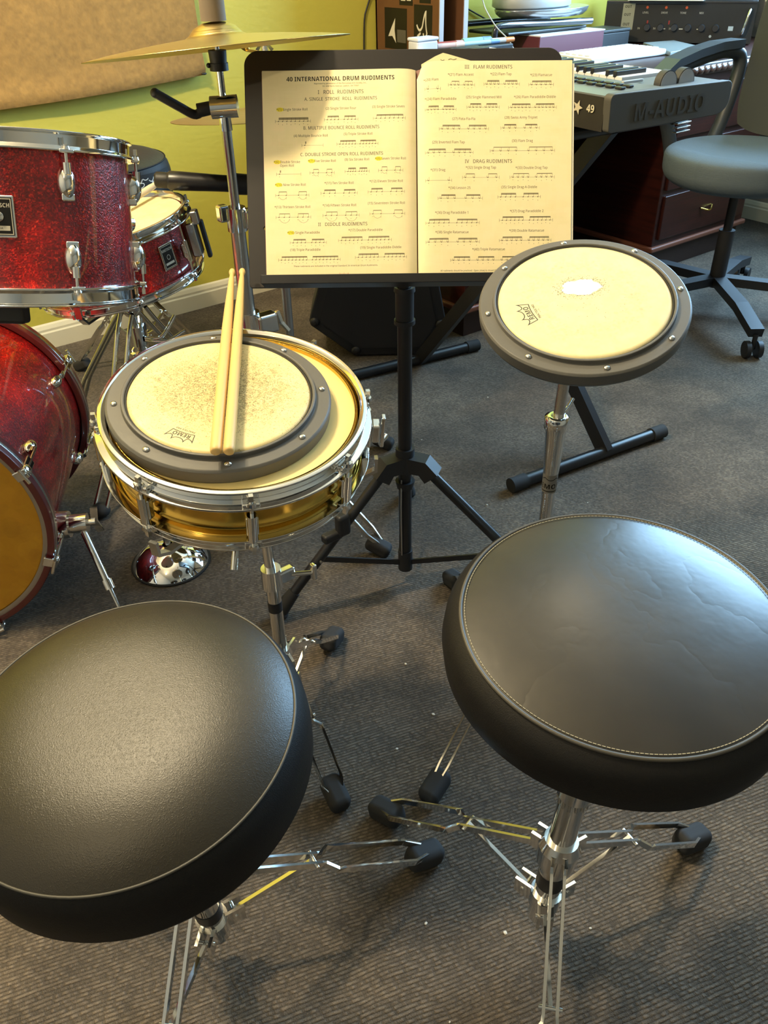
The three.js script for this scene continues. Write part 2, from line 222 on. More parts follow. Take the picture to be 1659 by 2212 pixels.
const yawCam = -0.6435;                                                  // heading of the row of stands
{
  const t = local('practice_pad', 'round grey rimmed practice pad with worn grey head lying on brass snare', 'practice pad', [0.4198, 0.6476, -0.9171], [-0.04, 1, 0.195], yawCam);
  practicePad(t, 0.146, padHeadBrush, 0.2);
  const q = local('practice_pad', 'round grey practice pad with white worn spot on chrome stand', 'practice pad', [0.929, 0.704, -0.746], [-0.268, 1, 0.21], yawCam);
  practicePad(q, 0.15, padHeadSpot, 0.05);
  part(q, 'mounting_flange', lathe([[0, 0.001], [0.05, 0.001], [0.05, -0.004], [0.016, -0.006], [0.014, -0.03], [0, -0.03]], 32), M.chromeDull);
}

// ------------------------------------------------------------------ brass snare drum
{
  const t = local('snare_drum', 'shallow brass snare drum with chrome hoops under grey practice pad', 'snare drum', [0.4377, 0.5738, -0.9198], [-0.04, 1, 0.195], yawCam);
  const R = 0.163, h = 0.085;                                            // origin at the bottom edge
  part(t, 'shell', lathe([[R - 0.004, 0], [R, 0.001], [R, 0.018], [R + 0.003, 0.021], [R + 0.003, 0.024], [R, 0.027], [R, 0.06], [R + 0.002, 0.063], [R + 0.002, 0.066], [R, 0.069], [R, h - 0.001], [R - 0.004, h], [R - 0.005, h / 2], [R - 0.004, 0]], 120), M.brass);
  part(t, 'hoop', lathe(sharp(hoopProfile(R + 0.006)), 120).translate(0, h - 0.006, 0), M.chrome);
  part(t, 'hoop', lathe(sharp(hoopProfile(R + 0.006, -1)), 120).translate(0, 0.006, 0), M.chrome);
  part(t, 'head', [lathe([[0, h - 0.0055], [R - 0.004, h - 0.0055], [R - 0.001, h - 0.0075], [R + 0.001, h - 0.01]], 96)], std([0.68, 0.56, 0.24], 0.5));
  part(t, 'bottom_head', lathe([[R - 0.001, 0.004], [0, 0.004]], 64), std([0.5, 0.48, 0.4], 0.4));
  washers(t, 8, R, h, 0, 'tube', 0.22);
  const st = part(t, 'strainer', [at(rb(0.03, 0.036, 0.014, 0.003), PI / 2 + 0.06, R + 0.013, 0.044), at(rb(0.02, 0.03, 0.012, 0.003), PI / 2 + 0.06, R + 0.026, 0.046)], M.chrome);
  part(st, 'lever', [at(rb(0.012, 0.052, 0.006, 0.002), PI / 2 + 0.06, R + 0.036, 0.046), at(cyl([0, 0, 0], [0.018, 0, 0.01], 0.003, 0.004), PI / 2 + 0.06, R + 0.034, 0.022)], M.chrome);
  part(t, 'butt_plate', at(rb(0.034, 0.03, 0.012, 0.003), -PI / 2 + 0.05, R + 0.009, 0.03), M.chrome);
}
// drum sticks across the pad
for (const [a, b, l] of [[[0.3475, 0.6705, -0.792], [0.576, 0.7475, -1.144], 'pale wooden drumstick on worn pad, nearer the red drums'], [[0.3605, 0.6695, -0.7835], [0.590, 0.7465, -1.138], 'pale wooden drumstick on worn pad, nearer the music stand']]) {
  const A = V(a), B = V(b), d = B.clone().sub(A), L = d.length();
  const t = thing('drumstick', l, 'drumstick', a, 'pair of drumsticks on the practice pad');
  part(t, 'shaft', orient(lathe([[0, 0], [0.0045, 0.0005], [0.0066, 0.003], [0.0071, 0.008], [0.0071, L * 0.62], [0.0062, L * 0.76], [0.0042, L * 0.92], [0.0031, L * 0.966]], 20), A, d), M.stickWood);
  part(t, 'tip', orient(lathe([[0.0031, L * 0.966], [0.0046, L * 0.975], [0.005, L * 0.985], [0.004, L * 0.996], [0, L]], 16), A, d), M.stickWood);
}

// ------------------------------------------------------------------ stands with double braced tripods
function doubleLeg(t, top, foot, m, o = {}) {                            // two flat bars that open out towards the rubber foot
  const A = V(top), B = V(foot), dir = B.clone().sub(A), L = dir.length(), u = dir.clone().normalize(), s = u.clone().cross(Y).normalize();
  const w0 = o.w0 ?? 0.008, w1 = o.w1 ?? 0.017, geos = [], bar = o.bar ?? [0.004, 0.009];
  for (const k of [-1, 1]) {
    const P = (f, w) => { const q = A.clone().addScaledVector(u, L * f).addScaledVector(s, k * w); return [q.x, q.y, q.z]; };
    geos.push(strip([P(0, w0), P(0.42, w0), P(0.44, w0), P(0.48, w1), P(0.51, w1), P(0.86, w1), P(0.97, w0 * 0.8)], bar[0], bar[1], [0, 1, 0]));
  }
  const riv = A.clone().addScaledVector(u, L * 0.4), lo = riv.clone().addScaledVector(s, w0 + 0.006), hi = riv.clone().addScaledVector(s, -w0 - 0.006);
  geos.push(cyl(lo.toArray(), hi.toArray(), 0.003));
  const leg = part(t, 'leg', geos, m);
  const f = B.clone().addScaledVector(u, -0.022), g = new RoundedBoxGeometry(0.036, 0.034, 0.06, 3, 0.012), q = new THREE.Quaternion().setFromRotationMatrix(new THREE.Matrix4().lookAt(V(0, 0, 0), V(u.x, u.y * 0.4, u.z), Y));
  g.applyQuaternion(q).translate(f.x, 0.021, f.z); part(leg, 'rubber_foot', g, M.rubber, 'black rubber foot');
  return { leg, mid: riv, s };
}
function tripod(t, bx, bz, yTop, yLow, feet, m, o = {}) {
  const lean = y => [bx + (o.lean?.[0] ?? 0) * y, y, bz + (o.lean?.[1] ?? 0) * y];
  const upHub = part(t, 'leg_collar', [cyl(lean(yTop - 0.024), lean(yTop + 0.006), (o.rHub ?? 0.021) * 1.12, (o.rHub ?? 0.021) * 1.22, 24), cyl(lean(yTop + 0.006), lean(yTop + 0.02), (o.rHub ?? 0.021) * 1.22, (o.rHub ?? 0.021) * 0.98, 24)], m);
  const lowHub = part(t, 'lower_hub', [cyl(lean(yLow - 0.012), lean(yLow + 0.012), (o.rHub ?? 0.021) * 0.95, undefined, 24)], m);
  for (const [fx, fz] of feet) {
    const c = V(lean(yTop)), d = V(fx - c.x, 0, fz - c.z).normalize(), top = c.clone().addScaledVector(d, 0.024);
    const { leg, mid } = doubleLeg(t, top.toArray(), [fx, 0.02, fz], m, o);
    const s = d.clone().cross(Y), cl = V(lean(yLow)), lo = cl.clone().addScaledVector(d, 0.03);
    for (const [hub, cc, far] of [[upHub, c, top], [lowHub, cl, lo]]) part(hub, 'bracket', [-1, 1].map(k => { const a = cc.clone().addScaledVector(d, 0.012).addScaledVector(s, k * 0.0085), b = far.clone().addScaledVector(d, 0.012).addScaledVector(s, k * 0.0085); return strip([a.toArray(), b.toArray()], 0.0042, 0.027, [0, 1, 0]); }), m);
    part(leg, 'brace', [strip([lo.toArray(), mid.toArray()], 0.005, 0.009, [0, 1, 0]), cyl(lo.clone().addScaledVector(s, -0.012).toArray(), lo.clone().addScaledVector(s, 0.012).toArray(), 0.003)], m);
  }
}
const turn = (cx, cz, fx, fz, deg) => { const c = Math.cos(deg * PI / 180), s = Math.sin(deg * PI / 180), x = fx - cx, z = fz - cz; return [cx + x * c - z * s, cz + x * s + z * c]; };

// snare stand under the brass snare
{
  const bx = 0.468, bz = -0.925, t = thing('snare_stand', 'chrome snare stand holding the brass snare with pad', 'stand', [bx, 0, bz]);
  part(t, 'lower_tube', cyl([bx, 0.03, bz], [bx, 0.33, bz], 0.0115, 0.0115, 20), M.chrome);
  part(t, 'upper_tube', cyl([bx, 0.33, bz], [bx - 0.004, 0.49, bz - 0.002], 0.0085, 0.0085, 20), M.chrome);
  const cl = part(t, 'height_clamp', [cyl([bx, 0.315, bz], [bx, 0.352, bz], 0.017, 0.016, 20), rb(0.03, 0.024, 0.016, 0.004, bx + 0.022, 0.332, bz + 0.006)], M.chrome);
  part(cl, 'wing_screw', [cyl([bx + 0.03, 0.332, bz + 0.012], [bx + 0.06, 0.332, bz + 0.03], 0.004), rb(0.008, 0.03, 0.012, 0.003, bx + 0.06, 0.334, bz + 0.03)], M.chrome);
  part(t, 'brand_band', cyl([bx, 0.265, bz], [bx, 0.285, bz], 0.0118, 0.0118, 20), M.blackPlastic, 'dark printed ring');
  const tl = part(t, 'tilter', [sph(bx - 0.004, 0.455, bz, 0.02, 0.017, 0.02), cyl([bx - 0.03, 0.45, bz - 0.01], [bx + 0.03, 0.46, bz + 0.012], 0.009)], M.chrome);
  part(tl, 'handle', [cyl([bx - 0.035, 0.47, bz - 0.01], [bx - 0.075, 0.405, bz + 0.03], 0.0052, 0.0052, 10)], M.chrome);
  const bk = part(t, 'basket', [cyl([bx - 0.004, 0.49, bz], [bx - 0.012, 0.515, bz + 0.002], 0.022, 0.02, 20)], M.chrome);
  for (const a of [0.6, 2.69, 4.79]) { const c = Math.cos(a), s = Math.sin(a), n = V(-0.04, 1, 0.195).normalize(), p = (r, h) => { const q = V(0.437 + c * r, 0.56, -0.9165 + s * r); q.y = 0.5745 + h - (n.x * c * r + n.z * s * r) / n.y; return q.toArray(); }; const arm = part(bk, 'basket_arm', [strip([[bx - 0.012 + 0.018 * c, 0.507, bz + 0.018 * s], p(0.1, -0.045), p(0.17, -0.03), p(0.19, -0.018), p(0.191, 0.002)], 0.012, 0.005, [0, 1, 0])], M.chromeDull); }
  tripod(t, bx, bz, 0.16, 0.07, [[0.652, -1.04], [0.433, -0.712], turn(bx, bz, 0.652, -1.04, -118)], M.chrome, { rHub: 0.016, bar: [0.004, 0.008] });
}
// stand of the second pad
{
  const bx = 0.893, bz = -0.74, t = thing('pad_stand', 'chrome tripod stand carrying the tilted practice pad', 'stand', [bx, 0, bz]);
  part(t, 'lower_tube', cyl([bx, 0.03, bz], [bx, 0.535, bz], 0.0108, 0.0108, 20), M.chrome);
  part(t, 'upper_tube', cyl([bx, 0.5, bz], [bx + 0.012, 0.672, bz - 0.002], 0.0088, 0.0088, 20), M.chromeDull);
  part(t, 'tilter_head', [cyl([bx + 0.01, 0.655, bz - 0.002], [bx + 0.03, 0.69, bz - 0.004], 0.014, 0.014, 16)], M.chromeDull);
  const c = part(t, 'height_collar', [lathe([[0, 0.553], [0.0125, 0.556], [0.019, 0.553], [0.0195, 0.535], [0.016, 0.53], [0.0145, 0.49], [0.0125, 0.455], [0.0118, 0.45], [0.0118, 0.42], [0, 0.42]], 32).translate(bx, 0, bz)], M.chrome);
  part(c, 'wing_bolt', [cyl([bx + 0.014, 0.548, bz - 0.004], [bx + 0.034, 0.553, bz - 0.01], 0.0036), cyl([bx + 0.03, 0.548, bz - 0.009], [bx + 0.05, 0.562, bz - 0.014], 0.003)], M.chrome);
  part(t, 'brand_band', [new THREE.CylinderGeometry(0.0121, 0.0121, 0.034, 28, 1, true).translate(bx, 0.435, bz)], std(0xffffff, 0.3, 0.6, { map: canvasTex(512, 256, (g, w, h) => { g.fillStyle = '#8a8780'; g.fillRect(0, 0, w, h); g.strokeStyle = g.fillStyle = '#16140f'; g.lineWidth = 9; for (let k = 0; k < 4; k++) { const x = k * 128; g.beginPath(); g.moveTo(x, 40); g.quadraticCurveTo(x + 64, 100, x + 128, 40); g.stroke(); } g.font = 'bold 88px sans-serif'; g.fillText('REMO', 12, 190); g.fillText('REMO', 270, 190); g.fillRect(0, 222, w, 12); }) }), 'printed ring on the tube');
  tripod(t, bx, bz, 0.2, 0.08, [[0.951, -1.033], [0.553, -0.633], turn(bx, bz, 0.951, -1.033, 118)], M.chrome, { rHub: 0.016, bar: [0.003, 0.007], w0: 0.006, w1: 0.008 });
}

// ------------------------------------------------------------------ drum thrones
function throne(name, label, c, n, R, side, mat, seamMat, axis, feet, yTop, yLow, o = {}) {
  const t = thing(name, label, 'drum stool', [axis[0], 0, axis[1]]), N = V(n).normalize(), Q = new THREE.Quaternion().setFromUnitVectors(Y, N);
  const put = g => g.applyQuaternion(Q).translate(...c), dome = o.dome ?? 0.016, hh = o.h ?? 0.085;
  const prof = []; for (let i = 0; i <= 22; i++) { const f = i / 22; prof.push([R * f, dome * (1 - Math.pow(f, o.pw ?? 2.4))]); }
  const top = lathe(prof, 128); { const p = top.attributes.position, uv = top.attributes.uv; for (let i = 0; i < p.count; i++) uv.setXY(i, p.getX(i) / 0.4 + 0.5, p.getZ(i) / 0.4 + 0.5); }
  const cush = part(t, 'seat_top', put(top), mat);
  part(cush, 'piping', put(tor(R + 0.0005, o.pip ?? 0.0022, 8, 128)), seamMat);
  const ns = 250, st = []; for (let k = 0; k < ns; k++) { const a = k / ns * 2 * PI; st.push(at(box(0.0031, 0.0006, 0.0007), a, R - 0.0035, 0.0012 + dome * 0.05)); } if (o.stitch) part(cush, 'stitching', put(merge(st)), o.stitch, 'line of pale stitches');
  const sw = lathe([[R, -0.001], [R + side * 0.55, -hh * 0.12], [R + side * 0.9, -hh * 0.3], [R + side, -hh * 0.55], [R + side * 0.85, -hh * 0.85], [R + side * 0.5, -hh * 0.97], [R - 0.01, -hh]], 128);
  { const p = sw.attributes.position, uv = sw.attributes.uv; for (let i = 0; i < p.count; i++) uv.setXY(i, Math.atan2(p.getX(i), p.getZ(i)) * 0.45, p.getY(i) / 0.4); }
  part(t, 'seat_side', put(sw), o.sideMat ?? mat);
  part(t, 'seat_board', put(lathe([[R - 0.005, -hh + 0.002], [R - 0.008, -hh - 0.004], [0, -hh - 0.004]], 64)), M.blackPlastic);
  const u = V(c).addScaledVector(N, -hh - 0.004), bracket = u.clone().addScaledVector(N, -0.055);
  const lean = [(bracket.x - axis[0]) / bracket.y, (bracket.z - axis[1]) / bracket.y], P = y => [axis[0] + lean[0] * y, y, axis[1] + lean[1] * y];
  const br = part(t, 'seat_clamp', [cyl(bracket.toArray(), u.toArray(), 0.019, 0.03, 24), cyl(u.clone().addScaledVector(N, -0.006).toArray(), u.toArray(), 0.055, 0.06, 24)], M.chrome);
  part(br, 'wing_bolt', [cyl(bracket.clone().add(V(-0.02, 0.015, 0)).toArray(), bracket.clone().add(V(-0.062, 0.012, -0.022)).toArray(), 0.005), rb(0.014, 0.026, 0.012, 0.004, bracket.x - 0.062, bracket.y + 0.012, bracket.z - 0.022)], M.chrome);
  part(t, 'post', cyl(P(yTop + 0.02), P(bracket.y + 0.02), 0.0135, 0.0135, 24), M.chrome);
  const tb = part(t, 'main_tube', cyl(P(yLow - 0.04), P(yTop + 0.12), 0.0175, 0.0175, 28), M.chrome);
  const mc = part(t, 'height_clamp', [cyl(P(yTop + 0.105), P(yTop + 0.15), 0.0215, 0.0215, 28), rb(0.022, 0.036, 0.02, 0.004, P(yTop + 0.128)[0] + 0.022, yTop + 0.128, P(yTop + 0.128)[2] + 0.014)], M.chrome);
  part(mc, 'key_screw', cyl([P(yTop + 0.13)[0] + 0.02, yTop + 0.135, P(yTop + 0.13)[2] + 0.02], [P(yTop + 0.13)[0] + 0.046, yTop + 0.135, P(yTop + 0.13)[2] + 0.006], 0.005), M.chrome);
  for (let k = 0; k < 14; k++) { const a = k / 14 * 2 * PI, q = P(yTop + 0.1); part(mc, 'knurl', cyl([q[0] + 0.0185 * Math.cos(a), q[1] - 0.006, q[2] + 0.0185 * Math.sin(a)], [q[0] + 0.0185 * Math.cos(a), q[1] + 0.006, q[2] + 0.0185 * Math.sin(a)], 0.0022, 0.0022, 6), M.chromeDull); }
  part(tb, 'bushing', cyl(P(yLow + 0.03), P(yLow + 0.055), 0.0182, 0.0182, 24), M.blackPlastic);
  tripod(t, axis[0], axis[1], yTop, yLow, feet, M.chrome, { lean, rHub: 0.0225, bar: [0.0038, 0.0095], w1: 0.019 });
  return t;
}
const lt = rep(leatherTone, 1, 1);
M.leatherWorn = phy(0xffffff, 0.33, 0, { map: lt, bumpMap: creaseBump, bumpScale: 0.00025, specularIntensity: 1 });
M.vinyl = phy([0.02, 0.017, 0.011], 0.4, 0, { bumpMap: rep(leatherBump, 7, 7), bumpScale: 0.00018 });
M.vinylSide = phy([0.009, 0.0085, 0.0085], 0.55, 0, { specularIntensity: 0.5, bumpMap: rep(leatherBump, 8, 8), bumpScale: 0.0002 });
throne('drum_throne', 'worn black leather drum throne with pale stitching, before the chrome pad stand', [0.569, 0.592, -0.356], [-0.035, 1, 0.074], 0.165, 0.018, M.leatherWorn, std([0.06, 0.055, 0.045], 0.5), [0.525, -0.37],
  [[0.476, -0.668], [0.838, -0.319], [0.268, -0.12]], 0.2, 0.1, { sideMat: M.vinylSide, stitch: std([0.34, 0.3, 0.2], 0.8), dome: 0.016, h: 0.069 });
throne('drum_throne', 'smooth black vinyl drum throne with domed seat, before the brass snare', [0.116, 0.566, -0.566], [-0.102, 1, 0.029], 0.16, 0.011, M.vinyl, std([0.05, 0.048, 0.04], 0.5), [0.175, -0.63],
  [[0.497, -0.552], turn(0.175, -0.63, 0.491, -0.554, 120), turn(0.175, -0.63, 0.491, -0.554, -120)], 0.24, 0.1, { pip: 0.0014, dome: 0.03, pw: 4.5, sideMat: M.vinylSide, h: 0.072 });

// ------------------------------------------------------------------ music stand and book
const DO = V(0.812, 0.708, -1.013), DR = V(0.798, -0.008, 0.604).normalize(), DU = V(0.293, 0.866, -0.402).normalize(), DN = DR.clone().cross(DU).normalize(); DU.copy(DN.clone().cross(DR));
const deskM = new THREE.Matrix4().makeBasis(DR, DU, DN).setPosition(DO), onDesk = g => g.applyMatrix4(deskM);
const roundedShape = (w, h, r, x0 = -w / 2, y0 = 0, rbm = r) => { const s = new THREE.Shape(); s.moveTo(x0 + rbm, y0); s.lineTo(x0 + w - rbm, y0); s.absarc(x0 + w - rbm, y0 + rbm, rbm, -PI / 2, 0); s.lineTo(x0 + w, y0 + h - r); s.absarc(x0 + w - r, y0 + h - r, r, 0, PI / 2); s.lineTo(x0 + r, y0 + h); s.absarc(x0 + r, y0 + h - r, r, PI / 2, PI); s.lineTo(x0, y0 + rbm); s.absarc(x0 + rbm, y0 + rbm, rbm, PI, 1.5 * PI); return s; };
{
  const bx = 0.88, bz = -1.1, t = thing('music_stand', 'black folding music stand holding the open music book', 'music stand', [bx, 0, bz]);
  const s = roundedShape(0.497, 0.362, 0.022, -0.2485, -0.004, 0.004), hole = new THREE.Path(); hole.absarc(-0.222, 0.088, 0.0036, 0, 2 * PI); s.holes.push(hole);
  const d = part(t, 'desk', onDesk(new THREE.ExtrudeGeometry(s, { depth: 0.0025, bevelEnabled: true, bevelSize: 0.001, bevelThickness: 0.001, bevelSegments: 2, curveSegments: 12 }).translate(0, 0, -0.003)), std([0.016, 0.013, 0.012], 0.38));
  part(d, 'lip', onDesk(merge([rb(0.45, 0.003, 0.045, 0.001, 0, -0.004, 0.022), rb(0.45, 0.014, 0.003, 0.001, 0, 0.0, 0.045)])), M.blackPaint);
  part(d, 'back_bracket', onDesk(merge([rb(0.07, 0.09, 0.012, 0.003, 0, 0.1, -0.01), rb(0.03, 0.05, 0.03, 0.004, 0, 0.1, -0.028)])), M.blackPaint);
  const top = V(0.872, 0.79, -1.092);
  part(t, 'upper_tube', cyl([bx, 0.56, bz], top.toArray(), 0.0105, 0.0105, 18), M.blackPaint);
  part(t, 'main_tube', cyl([bx, 0.04, bz], [bx, 0.665, bz], 0.0135, 0.0135, 24), M.blackPaint);
  part(t, 'clutch', [cyl([bx, 0.6, bz], [bx, 0.655, bz], 0.0165, 0.0165, 20), cyl([bx, 0.655, bz], [bx, 0.663, bz], 0.019, 0.018, 20), cyl([bx, 0.595, bz], [bx, 0.603, bz], 0.019, 0.019, 20)], M.blackPlastic);
  part(t, 'sticker', new THREE.CylinderGeometry(0.0138, 0.0138, 0.042, 12, 1, true, 0.35 + PI * 0.18, 0.75).translate(bx, 0.475, bz), std(0xffffff, 0.4, 0, { map: canvasTex(64, 256, (g, w, h) => { g.fillStyle = '#d9d8d2'; g.fillRect(0, 0, w, h); g.fillStyle = '#77756f'; for (let k = 0; k < 12; k++) g.fillRect(8 + rnd() * 6, 14 + k * 19, 24 + rnd() * 20, 5); }) }), 'small silver sticker on the tube');
  const hub = part(t, 'leg_hub', [cyl([bx, 0.285, bz], [bx, 0.33, bz], 0.021, 0.0185, 24), cyl([bx, 0.325, bz], [bx, 0.338, bz], 0.019, 0.019, 24)], M.blackPlastic); part(t, 'leg_ring', cyl([bx, 0.245, bz], [bx, 0.262, bz], 0.0165, 0.02, 24), M.blackPlastic);
  const low = part(t, 'lower_cap', [cyl([bx, 0.035, bz], [bx, 0.085, bz], 0.0155, 0.0155, 20)], M.blackPlastic);
  part(t, 'release_wire', tube([[bx - 0.014, 0.27, bz + 0.006], [bx - 0.017, 0.2, bz + 0.008], [bx - 0.014, 0.08, bz + 0.006]], 0.0018, 12, 6), M.steel);
  for (const [fx, fz] of [[0.597, -1.165], [1.071, -0.815], [1.09, -1.35]]) {
    const dd = V(fx - bx, 0, fz - bz).normalize(), a = V(bx, 0.3, bz).addScaledVector(dd, 0.04), b = V(fx, 0.02, fz), u = b.clone().sub(a).normalize();
    part(hub, 'bracket', strip([V(bx, 0.305, bz).addScaledVector(dd, 0.008).toArray(), a.clone().add(V(0, 0.004, 0)).toArray(), a.clone().addScaledVector(u, 0.025).toArray()], 0.034, 0.034, [0, 1, 0]), M.blackPlastic);
    const leg = part(t, 'leg', cyl(a.toArray(), b.clone().addScaledVector(u, -0.03).toArray(), 0.0105, 0.0105, 16), M.blackPaint);
    part(leg, 'rubber_foot', [cyl(b.clone().addScaledVector(u, -0.055).toArray(), b.clone().addScaledVector(u, -0.006).toArray(), 0.0125, 0.017, 18), sph(b.x, 0.014, b.z, 0.019, 0.014, 0.019)], M.rubber);
    const m = a.clone().lerp(b, 0.62), l0 = V(bx, 0.055, bz).addScaledVector(dd, 0.012);
    part(leg, 'strut', strip([l0.toArray(), m.toArray()], 0.004, 0.012, [0, 1, 0]), M.blackPaint);
    const e = dd.clone().cross(Y).multiplyScalar(0.0125); part(leg, 'rivet', cyl(m.clone().add(e).toArray(), m.clone().sub(e).toArray(), 0.003), M.steel);
    if (fx < 0.7) { const k = a.clone().lerp(b, 0.4); part(leg, 'leg_clip', [rb(0.03, 0.05, 0.022, 0.008, k.x - 0.006, k.y + 0.016, k.z + 0.01), rb(0.045, 0.02, 0.02, 0.006, k.x - 0.03, k.y - 0.004, k.z + 0.006)], M.blackPlastic, 'black plastic clip on the leg'); }
  }
}
function staff(g, x0, x1, y, kind, kk) { const k = kk * 0.82;                                  // one bar of drum notation
  g.strokeStyle = g.fillStyle = '#4c432e'; g.lineWidth = 1.4 * k; g.beginPath(); g.moveTo(x0, y); g.lineTo(x1, y); g.moveTo(x0, y - 12 * k); g.lineTo(x0, y + 12 * k); g.moveTo(x1, y - 12 * k); g.lineTo(x1, y + 12 * k); g.stroke();
  const n = kind.n, grp = kind.g ?? 2, w = x1 - x0 - 46 * k, per = Math.ceil(n / grp), step = w / (n + (grp - 1) * 0.6 - 1 || 1); let x = x0 + 24 * k;
  for (let q = 0; q < grp; q++) {
    const xs = []; for (let i = 0; i < per && q * per + i < n; i++) { xs.push(x); x += step; } x += step * 0.6;
    for (const p of xs) { g.beginPath(); g.ellipse(p, y, 4.6 * k, 3.4 * k, -0.4, 0, 7); g.fill(); g.lineWidth = 1.4 * k; g.beginPath(); g.moveTo(p + 4 * k, y); g.lineTo(p + 4 * k, y - 27 * k); g.stroke(); g.fillRect(p - 2 * k, y + 17 * k + (xs.indexOf(p) % 2) * 6 * k, 3 * k, 5 * k); if (kind.f) { g.beginPath(); g.ellipse(p - 9 * k, y - 3 * k, 2.4 * k, 2 * k, 0, 0, 7); g.fill(); g.fillRect(p - 8 * k, y - 16 * k, 1.2 * k, 13 * k); } }
    const a = xs[0] + 4 * k, b = xs[xs.length - 1] + 4 * k, nb = kind.b ?? 2; for (let i = 0; i < nb; i++) g.fillRect(a, y - (29 - i * 6) * k, Math.max(b - a, 8 * k), 4.2 * k);
    if (kind.s) { g.beginPath(); g.arc((a + b) / 2, y + 2 * k, (b - a) / 2, 0.3, PI - 0.3); g.stroke(); }
  }
}
function page(W, H, heads, rows, extra) {
  return canvasTex(W, H, (g) => {
    g.fillStyle = '#eddfb2'; g.fillRect(0, 0, W, H); const k = W / 1000;
    for (let i = 0; i < 900; i++) { g.fillStyle = `rgba(${rnd() < 0.5 ? '246,232,184' : '214,194,128'},.05)`; g.fillRect(rnd() * W, rnd() * H, 30 + rnd() * 80, 20 + rnd() * 60); }
    g.textAlign = 'center'; g.textBaseline = 'middle'; g.fillStyle = '#332d20';
    for (const [s, u, v, px, wt] of heads) { g.font = `${wt ?? ''} ${px * 0.86 * k}px sans-serif`; g.fillText(s, u * W, v * H, wt ? 0.73 * W : undefined); }
    for (const [s, u, v, x0, x1, y, kind, hl] of rows) {
      g.font = `${21 * k}px sans-serif`; const lines = s.split('|'), tw = g.measureText(lines[0]).width;
      if (hl) { g.fillStyle = 'rgba(236,216,30,.85)'; g.beginPath(); g.ellipse(u * W - tw / 2 + 24 * k, v * H, 24 * k, 13 * k, 0, 0, 7); g.fill(); }
      g.fillStyle = '#4c432e'; lines.forEach((q, i) => g.fillText(q, u * W, v * H + i * 22 * k)); staff(g, x0 * W, x1 * W, y * H, kind, k);
    }
    extra(g, k);
  });
}
